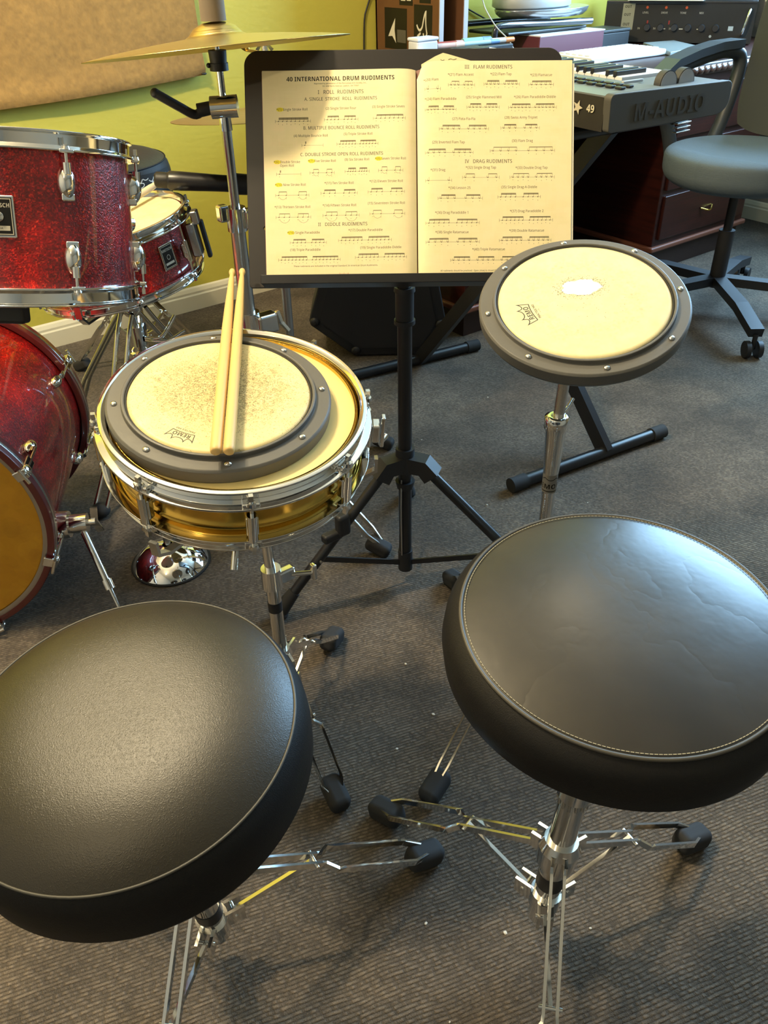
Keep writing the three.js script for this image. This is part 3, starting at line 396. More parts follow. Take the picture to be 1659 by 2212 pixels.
{
  const N = (n, g = 2, b = 2, o = {}) => ({ n, g, b, ...o });
  const pl = page(1024, 1380, [['40 INTERNATIONAL DRUM RUDIMENTS', 0.51, 0.04, 44, 'bold'], ['Reprinted by permission of the Percussive Arts Society, Inc.,', 0.51, 0.062, 15], ['701 NW Ferris Avenue, Lawton, OK 73507', 0.51, 0.074, 15], ['I   ROLL  RUDIMENTS', 0.51, 0.102, 37], ['A. SINGLE  STROKE  ROLL  RUDIMENTS', 0.51, 0.134, 32], ['B. MULTIPLE BOUNCE ROLL RUDIMENTS', 0.51, 0.268, 32], ['C. DOUBLE STROKE OPEN ROLL RUDIMENTS', 0.51, 0.392, 32], ['II   DIDDLE RUDIMENTS', 0.51, 0.722, 36], ['These rudiments are included in the original Standard 26 American Drum Rudiments.', 0.46, 0.92, 17]],
    [['*(1) Single Stroke Roll', 0.19, 0.18, 0.08, 0.31, 0.235, N(8, 1, 3), 1], ['(2) Single Stroke Four', 0.51, 0.178, 0.4, 0.62, 0.23, N(8)], ['(3) Single Stroke Seven', 0.82, 0.174, 0.72, 0.93, 0.228, N(7, 1)],
      ['(4) Multiple Bounce Roll', 0.31, 0.303, 0.25, 0.39, 0.348, N(1, 1, 3)], ['(5) Triple Stroke Roll', 0.62, 0.298, 0.48, 0.75, 0.345, N(12)],
      ['*(6) Double Stroke|Open Roll', 0.15, 0.425, 0.08, 0.24, 0.482, N(1, 1, 3), 1], ['*(7) Five Stroke Roll', 0.38, 0.422, 0.3, 0.46, 0.478, N(4, 2, 1, { s: 1 }), 1], ['(8) Six Stroke Roll', 0.61, 0.418, 0.53, 0.69, 0.474, N(8)], ['*(9) Seven Stroke Roll', 0.83, 0.416, 0.75, 0.91, 0.472, N(4, 2, 1, { s: 1 }), 1],
      ['*(10) Nine Stroke Roll', 0.17, 0.532, 0.07, 0.29, 0.582, N(4, 2, 1, { s: 1 }), 1], ['*(11) Ten Stroke Roll', 0.49, 0.527, 0.37, 0.61, 0.575, N(6)], ['*(12) Eleven Stroke Roll', 0.8, 0.522, 0.68, 0.92, 0.572, N(6)],
      ['*(13) Thirteen Stroke Roll', 0.18, 0.637, 0.07, 0.3, 0.686, N(6, 2, 1, { s: 1 })], ['*(14) Fifteen Stroke Roll', 0.49, 0.632, 0.38, 0.62, 0.68, N(6, 2, 1, { s: 1 })], ['(15) Seventeen Stroke Roll', 0.8, 0.626, 0.69, 0.92, 0.676, N(4, 2, 1, { s: 1 })],
      ['*(16) Single Paradiddle', 0.25, 0.76, 0.16, 0.4, 0.808, N(8), 1], ['*(17) Double Paradiddle', 0.66, 0.752, 0.48, 0.83, 0.8, N(12)], ['(18) Triple Paradiddle', 0.26, 0.842, 0.08, 0.49, 0.89, N(16)], ['(19) Single Paradiddle-Diddle', 0.76, 0.836, 0.59, 0.93, 0.882, N(12)]],
    (g, k) => { g.strokeStyle = 'rgba(196,70,60,.75)'; g.lineWidth = 2.5 * k; g.beginPath(); for (let i = 0; i < 26; i++) g.lineTo(480 * k + i * 2.6 * k, (1306 + 14 * Math.sin(i * 2.3)) * k); g.stroke(); });
  const pr = page(1024, 1380, [['III   FLAM RUDIMENTS', 0.46, 0.028, 36], ['IV   DRAG RUDIMENTS', 0.46, 0.452, 36], ['All rudiments should be practiced:  Open (slow) to closed (fast) and/or at an even moderate march tempo.', 0.47, 0.953, 16]],
    [['*(20) Flam', 0.09, 0.083, 0.05, 0.15, 0.125, N(2, 2, 0, { f: 1 })], ['*(21) Flam Accent', 0.28, 0.062, 0.2, 0.37, 0.108, N(6, 2, 1, { f: 1 })], ['*(22) Flam Tap', 0.54, 0.06, 0.43, 0.66, 0.105, N(8, 2, 2, { f: 1 })], ['*(23) Flamacue', 0.8, 0.065, 0.72, 0.88, 0.108, N(5, 1, 2, { f: 1 })],
      ['*(24) Flam Paradiddle', 0.15, 0.17, 0.05, 0.25, 0.218, N(8, 2, 2, { f: 1 })], ['(25) Single Flammed Mill', 0.43, 0.163, 0.32, 0.53, 0.208, N(8, 2, 2, { f: 1 })], ['*(26) Flam Paradiddle-Diddle', 0.76, 0.163, 0.59, 0.9, 0.21, N(12, 2, 2, { f: 1 })],
      ['(27) Pata-Fla-Fla', 0.3, 0.26, 0.14, 0.46, 0.305, N(8, 2, 2, { f: 1 })], ['(28) Swiss Army Triplet', 0.67, 0.255, 0.54, 0.79, 0.302, N(6, 2, 2, { f: 1 })],
      ['(29) Inverted Flam Tap', 0.2, 0.365, 0.05, 0.36, 0.412, N(8, 2, 2, { f: 1 })], ['(30) Flam Drag', 0.68, 0.36, 0.47, 0.89, 0.405, N(8, 2, 1, { f: 1 })],
      ['*(31) Drag', 0.13, 0.49, 0.05, 0.22, 0.538, N(2, 2, 0, { f: 1 })], ['*(32) Single Drag Tap', 0.41, 0.48, 0.29, 0.53, 0.525, N(4, 2, 1, { f: 1 })], ['*(33) Double Drag Tap', 0.74, 0.482, 0.6, 0.89, 0.525, N(8, 2, 1, { f: 1 })],
      ['*(34) Lesson 25', 0.27, 0.572, 0.13, 0.42, 0.62, N(6, 2, 2, { f: 1 })], ['(35) Single Drag-A-Diddle', 0.66, 0.57, 0.52, 0.8, 0.615, N(8)],
      ['*(36) Drag Paradiddle 1', 0.22, 0.685, 0.05, 0.4, 0.732, N(10)], ['*(37) Drag Paradiddle 2', 0.71, 0.68, 0.53, 0.88, 0.722, N(12)],
      ['*(38) Single Ratamacue', 0.22, 0.775, 0.05, 0.4, 0.82, N(8, 2, 2, { f: 1 })], ['*(39) Double Ratamacue', 0.71, 0.77, 0.53, 0.87, 0.815, N(10, 2, 2, { f: 1 })], ['*(40) Triple Ratamacue', 0.46, 0.855, 0.21, 0.76, 0.905, N(14, 4, 2, { f: 1 })]],
    (g, k) => { g.fillStyle = 'rgba(226,120,104,.75)'; g.beginPath(); g.moveTo(425 * k, 1338 * k); g.lineTo(450 * k, 1322 * k); g.lineTo(500 * k, 1322 * k); g.lineTo(525 * k, 1338 * k); g.lineTo(500 * k, 1354 * k); g.lineTo(450 * k, 1354 * k); g.fill(); g.fillStyle = '#8c3a34'; g.font = `bold ${18 * k}px sans-serif`; g.fillText('107', 475 * k, 1339 * k); });
  const b = thing('music_book', 'open yellowed music book of drum rudiments leaning on black music stand', 'book', DO.toArray());
  const hz = u => 0.004 + 0.010 * (1 - Math.exp(-u / 0.012)) * (0.35 + 0.65 * Math.exp(-u / 0.09));   // height of the page above the desk, u from the gutter
  const sheet = (u0, sgn, w, h, v0, z, notch) => {                       // curved leaf with its own thickness
    const g = new THREE.BoxGeometry(w, h, 0.0006, 40, 8, 1), p = g.attributes.position;
    for (let i = 0; i < p.count; i++) { const u = p.getX(i) + w / 2, uu = sgn > 0 ? u : w - u; let v = p.getY(i) + h / 2; if (notch && v > h * 0.9) v -= notch * Math.exp(-uu / 0.006); p.setXYZ(i, u0 + sgn * uu, v0 + v, p.getZ(i) + z + hz(uu)); }
    g.computeVertexNormals(); return onDesk(g);
  };
  const mats = (m) => [M.paper, M.paper, M.paper, M.paper, m, M.paper];
  const pm = t => std(0xffffff, 0.85, 0, { map: t });
  part(b, 'cover', [sheet(0.02, -1, 0.242, 0.326, 0.0, -0.0035), sheet(0.02, 1, 0.247, 0.326, 0.0, -0.0035)], M.woodLight);
  for (const z of [-0.0024, -0.0014]) { part(b, 'leaf', sheet(0.019, -1, 0.24, 0.3225, 0.0015, z), M.paper); part(b, 'leaf', sheet(0.021, 1, 0.247 + z, 0.33, 0.0015, z, 0.02), M.paper); }
  const L = sheet(0.019, -1, 0.2395, 0.324, 0.001, 0), Rr = sheet(0.021, 1, 0.242, 0.335, 0.001, 0, 0.028);
  part(b, 'page', L, mats(pm(pl)), 'printed page headed 40 international drum rudiments'); part(b, 'page', Rr, mats(pm(pr)), 'printed page headed flam rudiments');
  const ns = new THREE.Shape([[0.03, 0.3], [0.128, 0.3], [0.125, 0.333], [0.07, 0.349], [0.062, 0.351], [0.05, 0.346], [0.028, 0.334]].map(q => new THREE.Vector2(...q)));
  const note = thing('loose_note', 'loose cream paper slip tucked behind the flam rudiments page', 'paper', DO.toArray());
  part(note, 'slip', onDesk(new THREE.ExtrudeGeometry(ns, { depth: 0.0004, bevelEnabled: false }).translate(0, 0, 0.0035)), std([0.7, 0.62, 0.36], 0.85));
  part(note, 'pencil_mark', onDesk(merge([tube([[0.058, 0.341, 0.0041], [0.061, 0.3395, 0.0041], [0.064, 0.3405, 0.0041]], 0.0003, 6, 4), tube([[0.07, 0.3405, 0.0041], [0.074, 0.342, 0.0041], [0.078, 0.3405, 0.0041], [0.083, 0.342, 0.0041]], 0.0003, 8, 4)])), M.blackPlastic);
}

// ------------------------------------------------------------------ drum kit
{ // rack tom
  const n = V(0.206, 0.958, -0.198).normalize(), c = V(0.374, 0.795, -1.449), h = 0.235, o = c.clone().addScaledVector(n, -h / 2);
  const t = local('rack_tom', 'red sparkle rack tom with chrome hoops above the bass drum', 'drum', o.toArray(), n.toArray(), -0.61), R = 0.163;
  part(t, 'shell', shellUV(lathe([[R - 0.006, 0.004], [R, 0.004], [R, h - 0.004], [R - 0.006, h - 0.004], [R - 0.006, 0.004]], 96), R), M.red);
  part(t, 'hoop', lathe(sharp([[R - 0.001, h - 0.018], [R + 0.012, h - 0.022], [R + 0.0125, h - 0.019], [R + 0.003, h - 0.014], [R + 0.0035, h + 0.001], [R + 0.008, h + 0.003], [R + 0.0075, h + 0.006], [R - 0.001, h + 0.006], [R - 0.003, h - 0.004]]), 120), M.chrome);
  part(t, 'hoop', lathe(sharp([[R - 0.001, 0.018], [R + 0.012, 0.022], [R + 0.0125, 0.019], [R + 0.003, 0.014], [R + 0.0035, -0.001], [R + 0.008, -0.003], [R + 0.0075, -0.006], [R - 0.001, -0.006], [R - 0.003, 0.004]].reverse()), 120), M.chrome);
  part(t, 'head', lathe([[0, h - 0.001], [R - 0.004, h - 0.001], [R, h - 0.006]], 72), std([0.7, 0.68, 0.6], 0.5)); part(t, 'bottom_head', lathe([[R, 0.006], [R - 0.004, 0.001], [0, 0.001]], 72), std([0.5, 0.5, 0.46], 0.25));
  washers(t, 6, R, h - 0.012, 0.012, 'bullet', 0.26 + 0.43);
  const bd = part(t, 'badge', at(rb(0.044, 0.058, 0.003, 0.004), 0.26 - 0.12 - 0.03, R + 0.0012, h / 2 + 0.004), M.chrome);
  part(bd, 'badge_plate', at(new THREE.PlaneGeometry(0.039, 0.052), 0.26 - 0.15, R + 0.0031, h / 2 + 0.004), std(0xffffff, 0.3, 0.2, { map: canvasTex(128, 170, (g, w, hh) => { g.fillStyle = '#15130f'; g.fillRect(0, 0, w, hh); g.strokeStyle = g.fillStyle = '#c9c3b2'; g.lineWidth = 4; g.strokeRect(6, 6, w - 12, hh - 12); g.font = 'bold 26px sans-serif'; g.textAlign = 'center'; g.fillText('GRETSCH', 64, 44, 108); g.beginPath(); g.arc(64, 90, 17, 0, 7); g.stroke(); g.fillRect(18, 126, 92, 22); g.fillStyle = '#15130f'; g.font = '15px sans-serif'; g.fillText('USA', 64, 142); }) }));
  part(bd, 'air_vent', at(lathe([[0, 0.003], [0.006, 0.003], [0.008, 0], [0, 0]], 16).rotateX(PI / 2), 0.26 - 0.15, R + 0.0025, h / 2 + 0.004), M.chrome);
  part(t, 'mount_block', at(rb(0.045, 0.03, 0.03, 0.006), -0.05, R - 0.07, -0.022), M.blackPlastic, 'black block beneath the tom');
  const br = part(t, 'mount_bracket', [at(rb(0.05, 0.07, 0.012, 0.004), PI * 0.82, R + 0.006, h * 0.5), at(cyl([0, 0, 0], [0, 0, 0.05], 0.014), PI * 0.82, R + 0.01, h * 0.5)], M.chrome);
}
{ // bass drum lying on its side: axis from the amber front head to the back
  const R = 0.252, L = 0.46, ax = V(0.4856, 0, -0.8742), c0 = V(0.04, 0.268, -1.556);
  const t = local('bass_drum', 'red sparkle bass drum with amber front head and dark wooden hoops', 'drum', c0.toArray(), ax.toArray());
  part(t, 'shell', shellUV(lathe([[R - 0.008, 0.0], [R, 0.0], [R, L], [R - 0.008, L], [R - 0.008, 0]], 120), R), M.red);
  const amber = canvasTex(512, 512, (g, w) => { g.fillStyle = '#c08a1c'; g.fillRect(0, 0, w, w); for (let i = 0; i < 1400; i++) { g.fillStyle = `rgba(${rnd() < 0.5 ? '226,176,64' : '120,78,10'},${0.02 + rnd() * 0.05})`; const r = 4 + rnd() * 22; g.beginPath(); g.ellipse(rnd() * w, rnd() * w, r, r * 0.7, rnd() * 3, 0, 7); g.fill(); } });
  const hd = lathe([[R + 0.001, 0.006], [R - 0.002, -0.006], [R - 0.008, -0.0085], [R * 0.5, -0.009], [0, -0.009]], 96); { const p = hd.attributes.position, uv = hd.attributes.uv; for (let i = 0; i < p.count; i++) uv.setXY(i, 0.5 + p.getX(i) * 1.9, 0.5 + p.getZ(i) * 1.9); }
  part(t, 'front_head', hd, std(0xffffff, 0.45, 0, { map: amber }), 'mottled amber drum head');
  part(t, 'back_head', lathe([[0, L + 0.006], [R, L + 0.004]], 64), std([0.6, 0.56, 0.45], 0.5));
  for (const [y, s] of [[0.004, -1], [L - 0.004, 1]]) {
    const hp = part(t, 'hoop', lathe([[R + 0.003, y - 0.019], [R + 0.014, y - 0.019], [R + 0.016, y - 0.017], [R + 0.016, y + 0.017], [R + 0.014, y + 0.019], [R + 0.003, y + 0.019], [R + 0.003, y - 0.019]], 120), M.redDark, 'dark red wooden hoop');
    part(hp, 'inlay', lathe([[R + 0.0163, y - 0.004], [R + 0.0168, y - 0.0035], [R + 0.0168, y + 0.0035], [R + 0.0163, y + 0.004]], 120), M.chromeDull, 'silver stripe inlaid in the hoop');
    part(hp, 'flesh_hoop', lathe([[R - 0.004, y + s * 0.006], [R + 0.003, y + s * 0.013], [R + 0.0035, y + s * 0.018], [R - 0.006, y + s * 0.0145]], 96), M.steel);
  }
  const axq = t.quaternion.clone().invert(), upL = Y.clone().applyQuaternion(axq), a0 = Math.atan2(upL.x, upL.z);
  for (let k = 0; k < 8; k++) for (const s of [0, 1]) {
    const a = a0 + 0.38 + k * PI / 4, y = s ? L : 0, d = s ? -1 : 1;
    part(t, 'lug', [at(sph(0, 0, 0, 0.013, 0.022, 0.016, 14), a, R + 0.003, y + d * 0.085), at(cyl([0, -0.008, 0], [0, 0.008, 0], 0.006), a, R + 0.017, y + d * 0.062)], M.chrome);
    const rod = part(t, 'tension_rod', [at(cyl([0, Math.min(y - d * 0.03, y + d * 0.07), 0], [0, Math.max(y - d * 0.03, y + d * 0.07), 0], 0.003, 0.003, 8), a, R + 0.021, 0), at(cyl([-0.016, 0, 0], [0.016, 0, 0], 0.0035, 0.0035, 8), a, R + 0.021, y - d * 0.034)], M.chrome);
    part(rod, 'claw', [at(rb(0.02, 0.05, 0.007, 0.002), a, R + 0.0195, y + d * 0.002), at(rb(0.02, 0.006, 0.026, 0.002), a, R + 0.012, y - d * 0.0225), at(sph(0, 0, 0, 0.011, 0.012, 0.006), a, R + 0.023, y - d * 0.012)], M.chrome);
  }
  // spur on the side near the snare: local position found from world points
  const toL = p => V(p).sub(c0).applyQuaternion(axq).toArray();
  const side = V(0.8742, 0, 0.4856), sp = c0.clone().addScaledVector(ax, 0.1).addScaledVector(side, R * 0.93).add(V(0, -0.095, 0));
  const e = sp.clone().addScaledVector(side, 0.05), ft = V(0.338, 0.012, -1.36), u = ft.clone().sub(e).normalize();
  const spur = part(t, 'spur', [cyl(toL(sp.toArray()), toL(sp.clone().addScaledVector(side, 0.03).toArray()), 0.03, 0.028, 24), cyl(toL(sp.clone().addScaledVector(side, 0.022).toArray()), toL(sp.clone().addScaledVector(side, 0.066).toArray()), 0.02, 0.02, 24)], M.chrome);
  part(spur, 'spur_leg', [cyl(toL(e.toArray()), toL(e.clone().lerp(ft, 0.62).toArray()), 0.0078, 0.0078, 14), cyl(toL(e.clone().lerp(ft, 0.6).toArray()), toL(e.clone().lerp(ft, 0.7).toArray()), 0.011, 0.011, 14), cyl(toL(e.clone().lerp(ft, 0.68).toArray()), toL(ft.toArray()), 0.0045, 0.003, 10)], M.chrome);
  const wz = e.clone().addScaledVector(side, 0.022);
  part(spur, 'wing_nut', [cyl(toL(e.toArray()), toL(wz.clone().addScaledVector(side, 0.01).toArray()), 0.007), strip([wz.clone().add(V(0.012, 0.034, 0.004)), wz.clone().add(V(0.008, 0, 0)), wz.clone().add(V(0.016, -0.03, 0))].map(p => toL(p.toArray())), 0.005, 0.014, V(side).applyQuaternion(axq).toArray())], M.chrome);
}
{ // red snare behind
  const n = V(-0.135, 1, -0.06).normalize(), c = V(0.648, 0.588, -1.865), h = 0.13, o = c.clone().addScaledVector(n, -h / 2), R = 0.177;
  const t = local('snare_drum', 'red sparkle snare drum with white head behind the rack tom', 'snare drum', o.toArray(), n.toArray(), -0.3);
  part(t, 'shell', shellUV(lathe([[R - 0.006, 0.003], [R, 0.003], [R, h - 0.003], [R - 0.006, h - 0.003], [R - 0.006, 0.003]], 96), R), M.red);
  part(t, 'hoop', lathe(sharp(hoopProfile(R + 0.006)), 96).translate(0, h - 0.004, 0), M.chrome); part(t, 'hoop', lathe(sharp(hoopProfile(R + 0.006, -1)), 96).translate(0, 0.004, 0), M.chrome);
  const ht = canvasTex(512, 512, (g, w) => { creamHead(g, w, '#d9ccaa'); for (let i = 0; i < 500; i++) { g.fillStyle = `rgba(90,80,56,${0.05 + rnd() * 0.2})`; const a = rnd() * 6.3, r = (0.12 + 0.3 * rnd()) * w; g.fillRect(w / 2 + Math.cos(a) * r, w / 2 + Math.sin(a) * r, 2 + rnd() * 8, 1 + rnd() * 3); } });
  part(t, 'head', disc(R - 0.001, h - 0.002), std(0xffffff, 0.55, 0, { map: ht })); part(t, 'bottom_head', disc(R - 0.002, 0.002).rotateX(PI).translate(0, 0.004, 0), std([0.5, 0.5, 0.46], 0.3));
  washers(t, 8, R, h, 0, 'tube', 0.1);
  const bd = part(t, 'badge', at(rb(0.038, 0.054, 0.003, 0.004), 0.64, R + 0.0012, h / 2), M.chrome);
  part(bd, 'badge_plate', at(new THREE.PlaneGeometry(0.034, 0.049), 0.64, R + 0.0031, h / 2), std(0xffffff, 0.3, 0.2, { map: canvasTex(128, 170, (g, w, hh) => { g.fillStyle = '#15130f'; g.fillRect(0, 0, w, hh); g.strokeStyle = g.fillStyle = '#c9c3b2'; g.lineWidth = 4; g.strokeRect(6, 6, w - 12, hh - 12); g.font = 'bold 26px sans-serif'; g.textAlign = 'center'; g.fillText('GRETSCH', 64, 44, 108); g.beginPath(); g.arc(64, 90, 17, 0, 7); g.stroke(); g.fillRect(18, 126, 92, 18); }) }));
  const st = part(t, 'strainer', [at(rb(0.04, 0.075, 0.02, 0.004), 1.22, R + 0.014, h / 2), at(rb(0.026, 0.03, 0.016, 0.004), 1.22, R + 0.028, h - 0.02)], M.chromeDull); part(st, 'lever', at(rb(0.018, 0.085, 0.01, 0.004), 1.3, R + 0.034, h / 2 - 0.01), M.blackPlastic);
  const s2 = thing('snare_stand', 'chrome snare stand holding the red sparkle snare', 'stand', [0.69, 0, -1.93]), bx = 0.69, bz = -1.93;
  part(s2, 'lower_tube', cyl([bx, 0.03, bz], [bx, 0.36, bz], 0.0125, 0.0125, 18), M.chrome); part(s2, 'upper_tube', cyl([bx, 0.35, bz], [bx - 0.01, 0.46, bz + 0.01], 0.009, 0.009, 18), M.chrome);
  const tl = part(s2, 'tilter', sph(bx - 0.006, 0.435, bz + 0.01, 0.026, 0.03, 0.026), M.chrome); part(s2, 'height_clamp', cyl([bx, 0.33, bz], [bx, 0.38, bz], 0.02, 0.02, 20), M.chrome);
  part(tl, 'knob', cyl([bx - 0.06, 0.3, bz + 0.09], [bx - 0.02, 0.315, bz + 0.05], 0.024, 0.022, 18), M.chrome, 'ribbed chrome basket nut'); part(tl, 'wing', [tube([[bx + 0.01, 0.35, bz + 0.02], [bx + 0.04, 0.355, bz + 0.05], [bx + 0.085, 0.4, bz + 0.05]], 0.005, 14, 8), tube([[bx + 0.01, 0.345, bz + 0.02], [bx + 0.05, 0.345, bz + 0.06], [bx + 0.095, 0.365, bz + 0.075]], 0.005, 14, 8)], M.chrome);
  for (const [a, k] of [[0.25, 0], [2.4, 1], [4.4, 2]]) { const C = Math.cos(a), S = Math.sin(a), p = (r, hh) => [0.648 + C * r, 0.52 + hh - (n.x * C * r + n.z * S * r) / n.y, -1.865 + S * r]; part(tl, 'basket_arm', strip([[bx - 0.01, 0.455, bz + 0.01], p(0.1, -0.03), p(0.18, -0.02), p(0.199, 0.0), p(0.2, 0.025)], 0.014, 0.006, [0, 1, 0]), M.chrome); }
  for (const [f, m] of [[[0.47, -2.2], M.chromeDull], [[1.0, -2.15], M.chrome], [[0.45, -1.76], M.chrome]]) { const d = V(f[0] - bx, 0, f[1] - bz).normalize(), s = d.clone().cross(Y), g = []; for (const k of [-1, 1]) { const q = (r, y) => V(bx, y, bz).addScaledVector(d, r).addScaledVector(s, k * 0.016).toArray(), Lr = Math.hypot(f[0] - bx, f[1] - bz); g.push(tube([q(0.03, 0.42), q(0.06, 0.38), q(Lr * 0.5, 0.22), q(Lr * 0.62, 0.14), q(Lr, 0.02)], 0.0055, 30, 8, 0.2)); } const lg = part(s2, 'leg', g, m); part(lg, 'rubber_foot', sph(f[0], 0.018, f[1], 0.024, 0.018, 0.024), M.rubber); }
  const sk = thing('drumstick', 'single pale stick resting on the red snare head', 'drumstick', [0.61, 0.65, -1.87]);
  part(sk, 'shaft', [cyl([0.54, 0.652, -1.8], [0.79, 0.69, -1.935], 0.0078, 0.0078, 14), cyl([0.79, 0.69, -1.935], [0.813, 0.6935, -1.9475], 0.0078, 0.006, 14)], std([0.66, 0.58, 0.42], 0.5));
}
{ // drummer's throne by the wall
  const t = throne('drum_throne', 'black round drum throne with white emblem on its side, behind red snare', [0.87, 0.665, -2.40], [-0.02, 1, 0.02], 0.155, 0.012, phy([0.016, 0.017, 0.018], 0.42, 0, { bumpMap: leatherBump, bumpScale: 0.0003 }), M.vinylSide, [0.87, -2.4], [[1.1, -2.52], [0.75, -2.15], [0.72, -2.62]], 0.3, 0.14, { dome: 0.025, pw: 4, h: 0.1, sideMat: M.vinylSide });
  part(t, 'emblem', new THREE.CylinderGeometry(0.1685, 0.1685, 0.05, 40, 1, true, 0.0, 0.8).translate(0.8715, 0.626, -2.4012), std(0xffffff, 0.6, 0, { map: canvasTex(512, 224, (g, w, h) => { g.fillStyle = '#191919'; g.fillRect(0, 0, w, h); g.strokeStyle = g.fillStyle = '#cfd2d0'; g.lineWidth = 9; g.font = 'bold 96px sans-serif'; g.fillText('DRUM', 190, 160, 300); g.beginPath(); for (let k = 0; k < 7; k++) { const x = 20 + k * 72; g.moveTo(x, 70 - (k % 2) * 26); g.quadraticCurveTo(x + 36, 120 - (k % 2) * 40, x + 66, 46); } g.stroke(); g.beginPath(); g.moveTo(30, 100); g.bezierCurveTo(110, 60, 120, 130, 60, 140); g.bezierCurveTo(90, 190, 150, 170, 170, 200); g.stroke(); }) }), 'white emblem and lettering');
}
// cymbals and their stands
const cymGeo = R => lathe([[0.006, 0.03], [0.02, 0.0285], [0.035, 0.022], [0.045, 0.012], [0.052, 0.0085], [R * 0.5, 0.004], [R * 0.8, -0.003], [R, -0.009], [R, -0.0102], [R * 0.8, -0.0043], [R * 0.5, 0.0028], [0.05, 0.007], [0.043, 0.0105], [0.033, 0.0205], [0.006, 0.0288]], 96);
{
  M.cymbal.bumpMap = dataTex(256, (u, v) => vn(0, v * 120, 999, 91) * 0.7 + 0.3 * vn(u * 20, v * 60, 999, 92), false); M.cymbal.bumpScale = 0.0004; M.cymbalDull.bumpMap = M.cymbal.bumpMap; M.cymbalDull.bumpScale = 0.0004;
  const c = local('crash_cymbal', 'bronze crash cymbal on the stand beside the red drums', 'cymbal', [0.745, 1.023, -1.433], [-0.004, 1, -0.128]); part(c, 'bow', cymGeo(0.224), M.cymbal);
  const bx = 0.742, bz = -1.43, t = thing('cymbal_stand', 'chrome cymbal stand with black lever clamp beside the music stand', 'stand', [bx, 0, bz]);
  part(t, 'cymbal_rod', cyl([bx, 0.9511, bz], [bx, 1.1177, bz], 0.004, 0.004, 12), M.chrome);
  part(t, 'felt', [cyl([bx, 1.0548, bz], [bx, 1.0863, bz], 0.021, 0.0205, 24)], M.felt, 'grey felt washer'); part(t, 'wing_nut', [cyl([bx, 1.0863, bz], [bx, 1.1034, bz], 0.009), strip([[bx - 0.022, 1.1110, bz - 0.012], [bx, 1.0977, bz], [bx + 0.022, 1.1110, bz + 0.012]], 0.012, 0.005, [0, 1, 0])], M.chrome);
  const sl = part(t, 'sleeve', [cyl([bx, 0.9815, bz], [bx, 1.0120, bz], 0.0135, 0.0155, 20), cyl([bx, 0.9815, bz], [bx, 0.9930, bz], 0.016, 0.016, 20), sph(bx - 0.017, 0.9901, bz - 0.004, 0.004)], M.blackPlastic);
  part(t, 'upper_rod', cyl([bx, 0.9178, bz], [bx, 0.9844, bz], 0.0065, 0.0065, 14), M.chrome);
  const tl = part(t, 'tilter', [cyl([bx - 0.018, 0.9244, bz - 0.012], [bx + 0.02, 0.9263, bz + 0.014], 0.0185, 0.0185, 28), cyl([bx, 0.8873, bz], [bx, 0.9130, bz], 0.011, 0.0105, 18)], M.chrome);
  part(tl, 'lever', [cyl([bx - 0.018, 0.9244, bz - 0.012], [bx - 0.038, 0.9206, bz - 0.024], 0.011, 0.0115, 18), tube([[bx - 0.03, 0.9216, bz - 0.02], [bx - 0.044, 0.9149, bz - 0.026], [bx - 0.07, 0.9301, bz - 0.03], [bx - 0.104, 0.9530, bz - 0.042]], 0.0078, 24, 10, 0.5), sph(bx - 0.104, 0.9530, bz - 0.042, 0.008)], M.blackPlastic, 'black plastic clamp lever');
  part(t, 'upper_tube', cyl([bx, 0.7226, bz], [bx, 0.9063, bz], 0.0088, 0.0088, 18), M.chromeDull);
  part(t, 'middle_tube', cyl([bx, 0.4846, bz], [bx, 0.7464, bz], 0.0165, 0.0135, 22), M.chromeDull);
  const cl = part(t, 'height_clamp', [cyl([bx, 0.7131, bz], [bx, 0.7559, bz], 0.0185, 0.0185, 24), rb(0.034, 0.036, 0.024, 0.005, bx + 0.024, 0.7350, bz + 0.014), rb(0.02, 0.03, 0.02, 0.004, bx - 0.022, 0.7464, bz - 0.01)], M.chrome);
  for (const dy of [0.009, -0.013]) part(cl, 'clamp_screw', lathe([[0, 0.006], [0.007, 0.005], [0.008, 0]], 16).rotateX(PI / 2).rotateY(-0.6435).translate(bx + 0.03, 0.7350 + dy, bz + 0.03), M.chrome);
  part(t, 'lower_tube', cyl([bx, 0.04, bz], [bx, 0.4941, bz], 0.0185, 0.0185, 22), M.chromeDull);
  const c2 = part(t, 'lower_clamp', [cyl([bx + 0.006, 0.5084, bz], [bx + 0.004, 0.5512, bz], 0.022, 0.02, 22), rb(0.046, 0.04, 0.03, 0.006, bx + 0.03, 0.5274, bz + 0.018)], M.chrome); part(c2, 'wing_screw', strip([[bx + 0.05, 0.5512, bz + 0.03], [bx + 0.055, 0.5274, bz + 0.034], [bx + 0.066, 0.5084, bz + 0.042]], 0.01, 0.006, [1, 0, 0]), M.chrome);
  tripod(t, bx, bz, 0.3, 0.1, [[0.9, -1.2], [0.6, -1.63], [0.98, -1.56]], M.chromeDull, { rHub: 0.022 });
  // second stand behind the music stand, with a dull cymbal and the microphone
  const c3 = local('ride_cymbal', 'dull brown cymbal half hidden behind the music stand', 'cymbal', [1.05, 0.842, -1.8], [0.03, 1, -0.1]); part(c3, 'bow', cymGeo(0.225), M.cymbalDull);
  const ax = 1.05, az = -1.8, s2 = thing('cymbal_stand', 'slim grey cymbal stand behind the music book', 'stand', [ax, 0, az]);
  part(s2, 'lower_tube', cyl([ax, 0.04, az], [ax, 0.66, az], 0.0115, 0.0115, 18), M.steel); part(s2, 'upper_tube', cyl([ax, 0.64, az], [ax, 0.835, az], 0.0075, 0.0075, 14), M.steel); part(s2, 'cymbal_rod', cyl([ax, 0.83, az], [ax, 0.965, az], 0.004, 0.004, 10), M.chrome); part(s2, 'felt', cyl([ax, 0.874, az], [ax, 0.9, az], 0.018, 0.018, 18), M.felt);
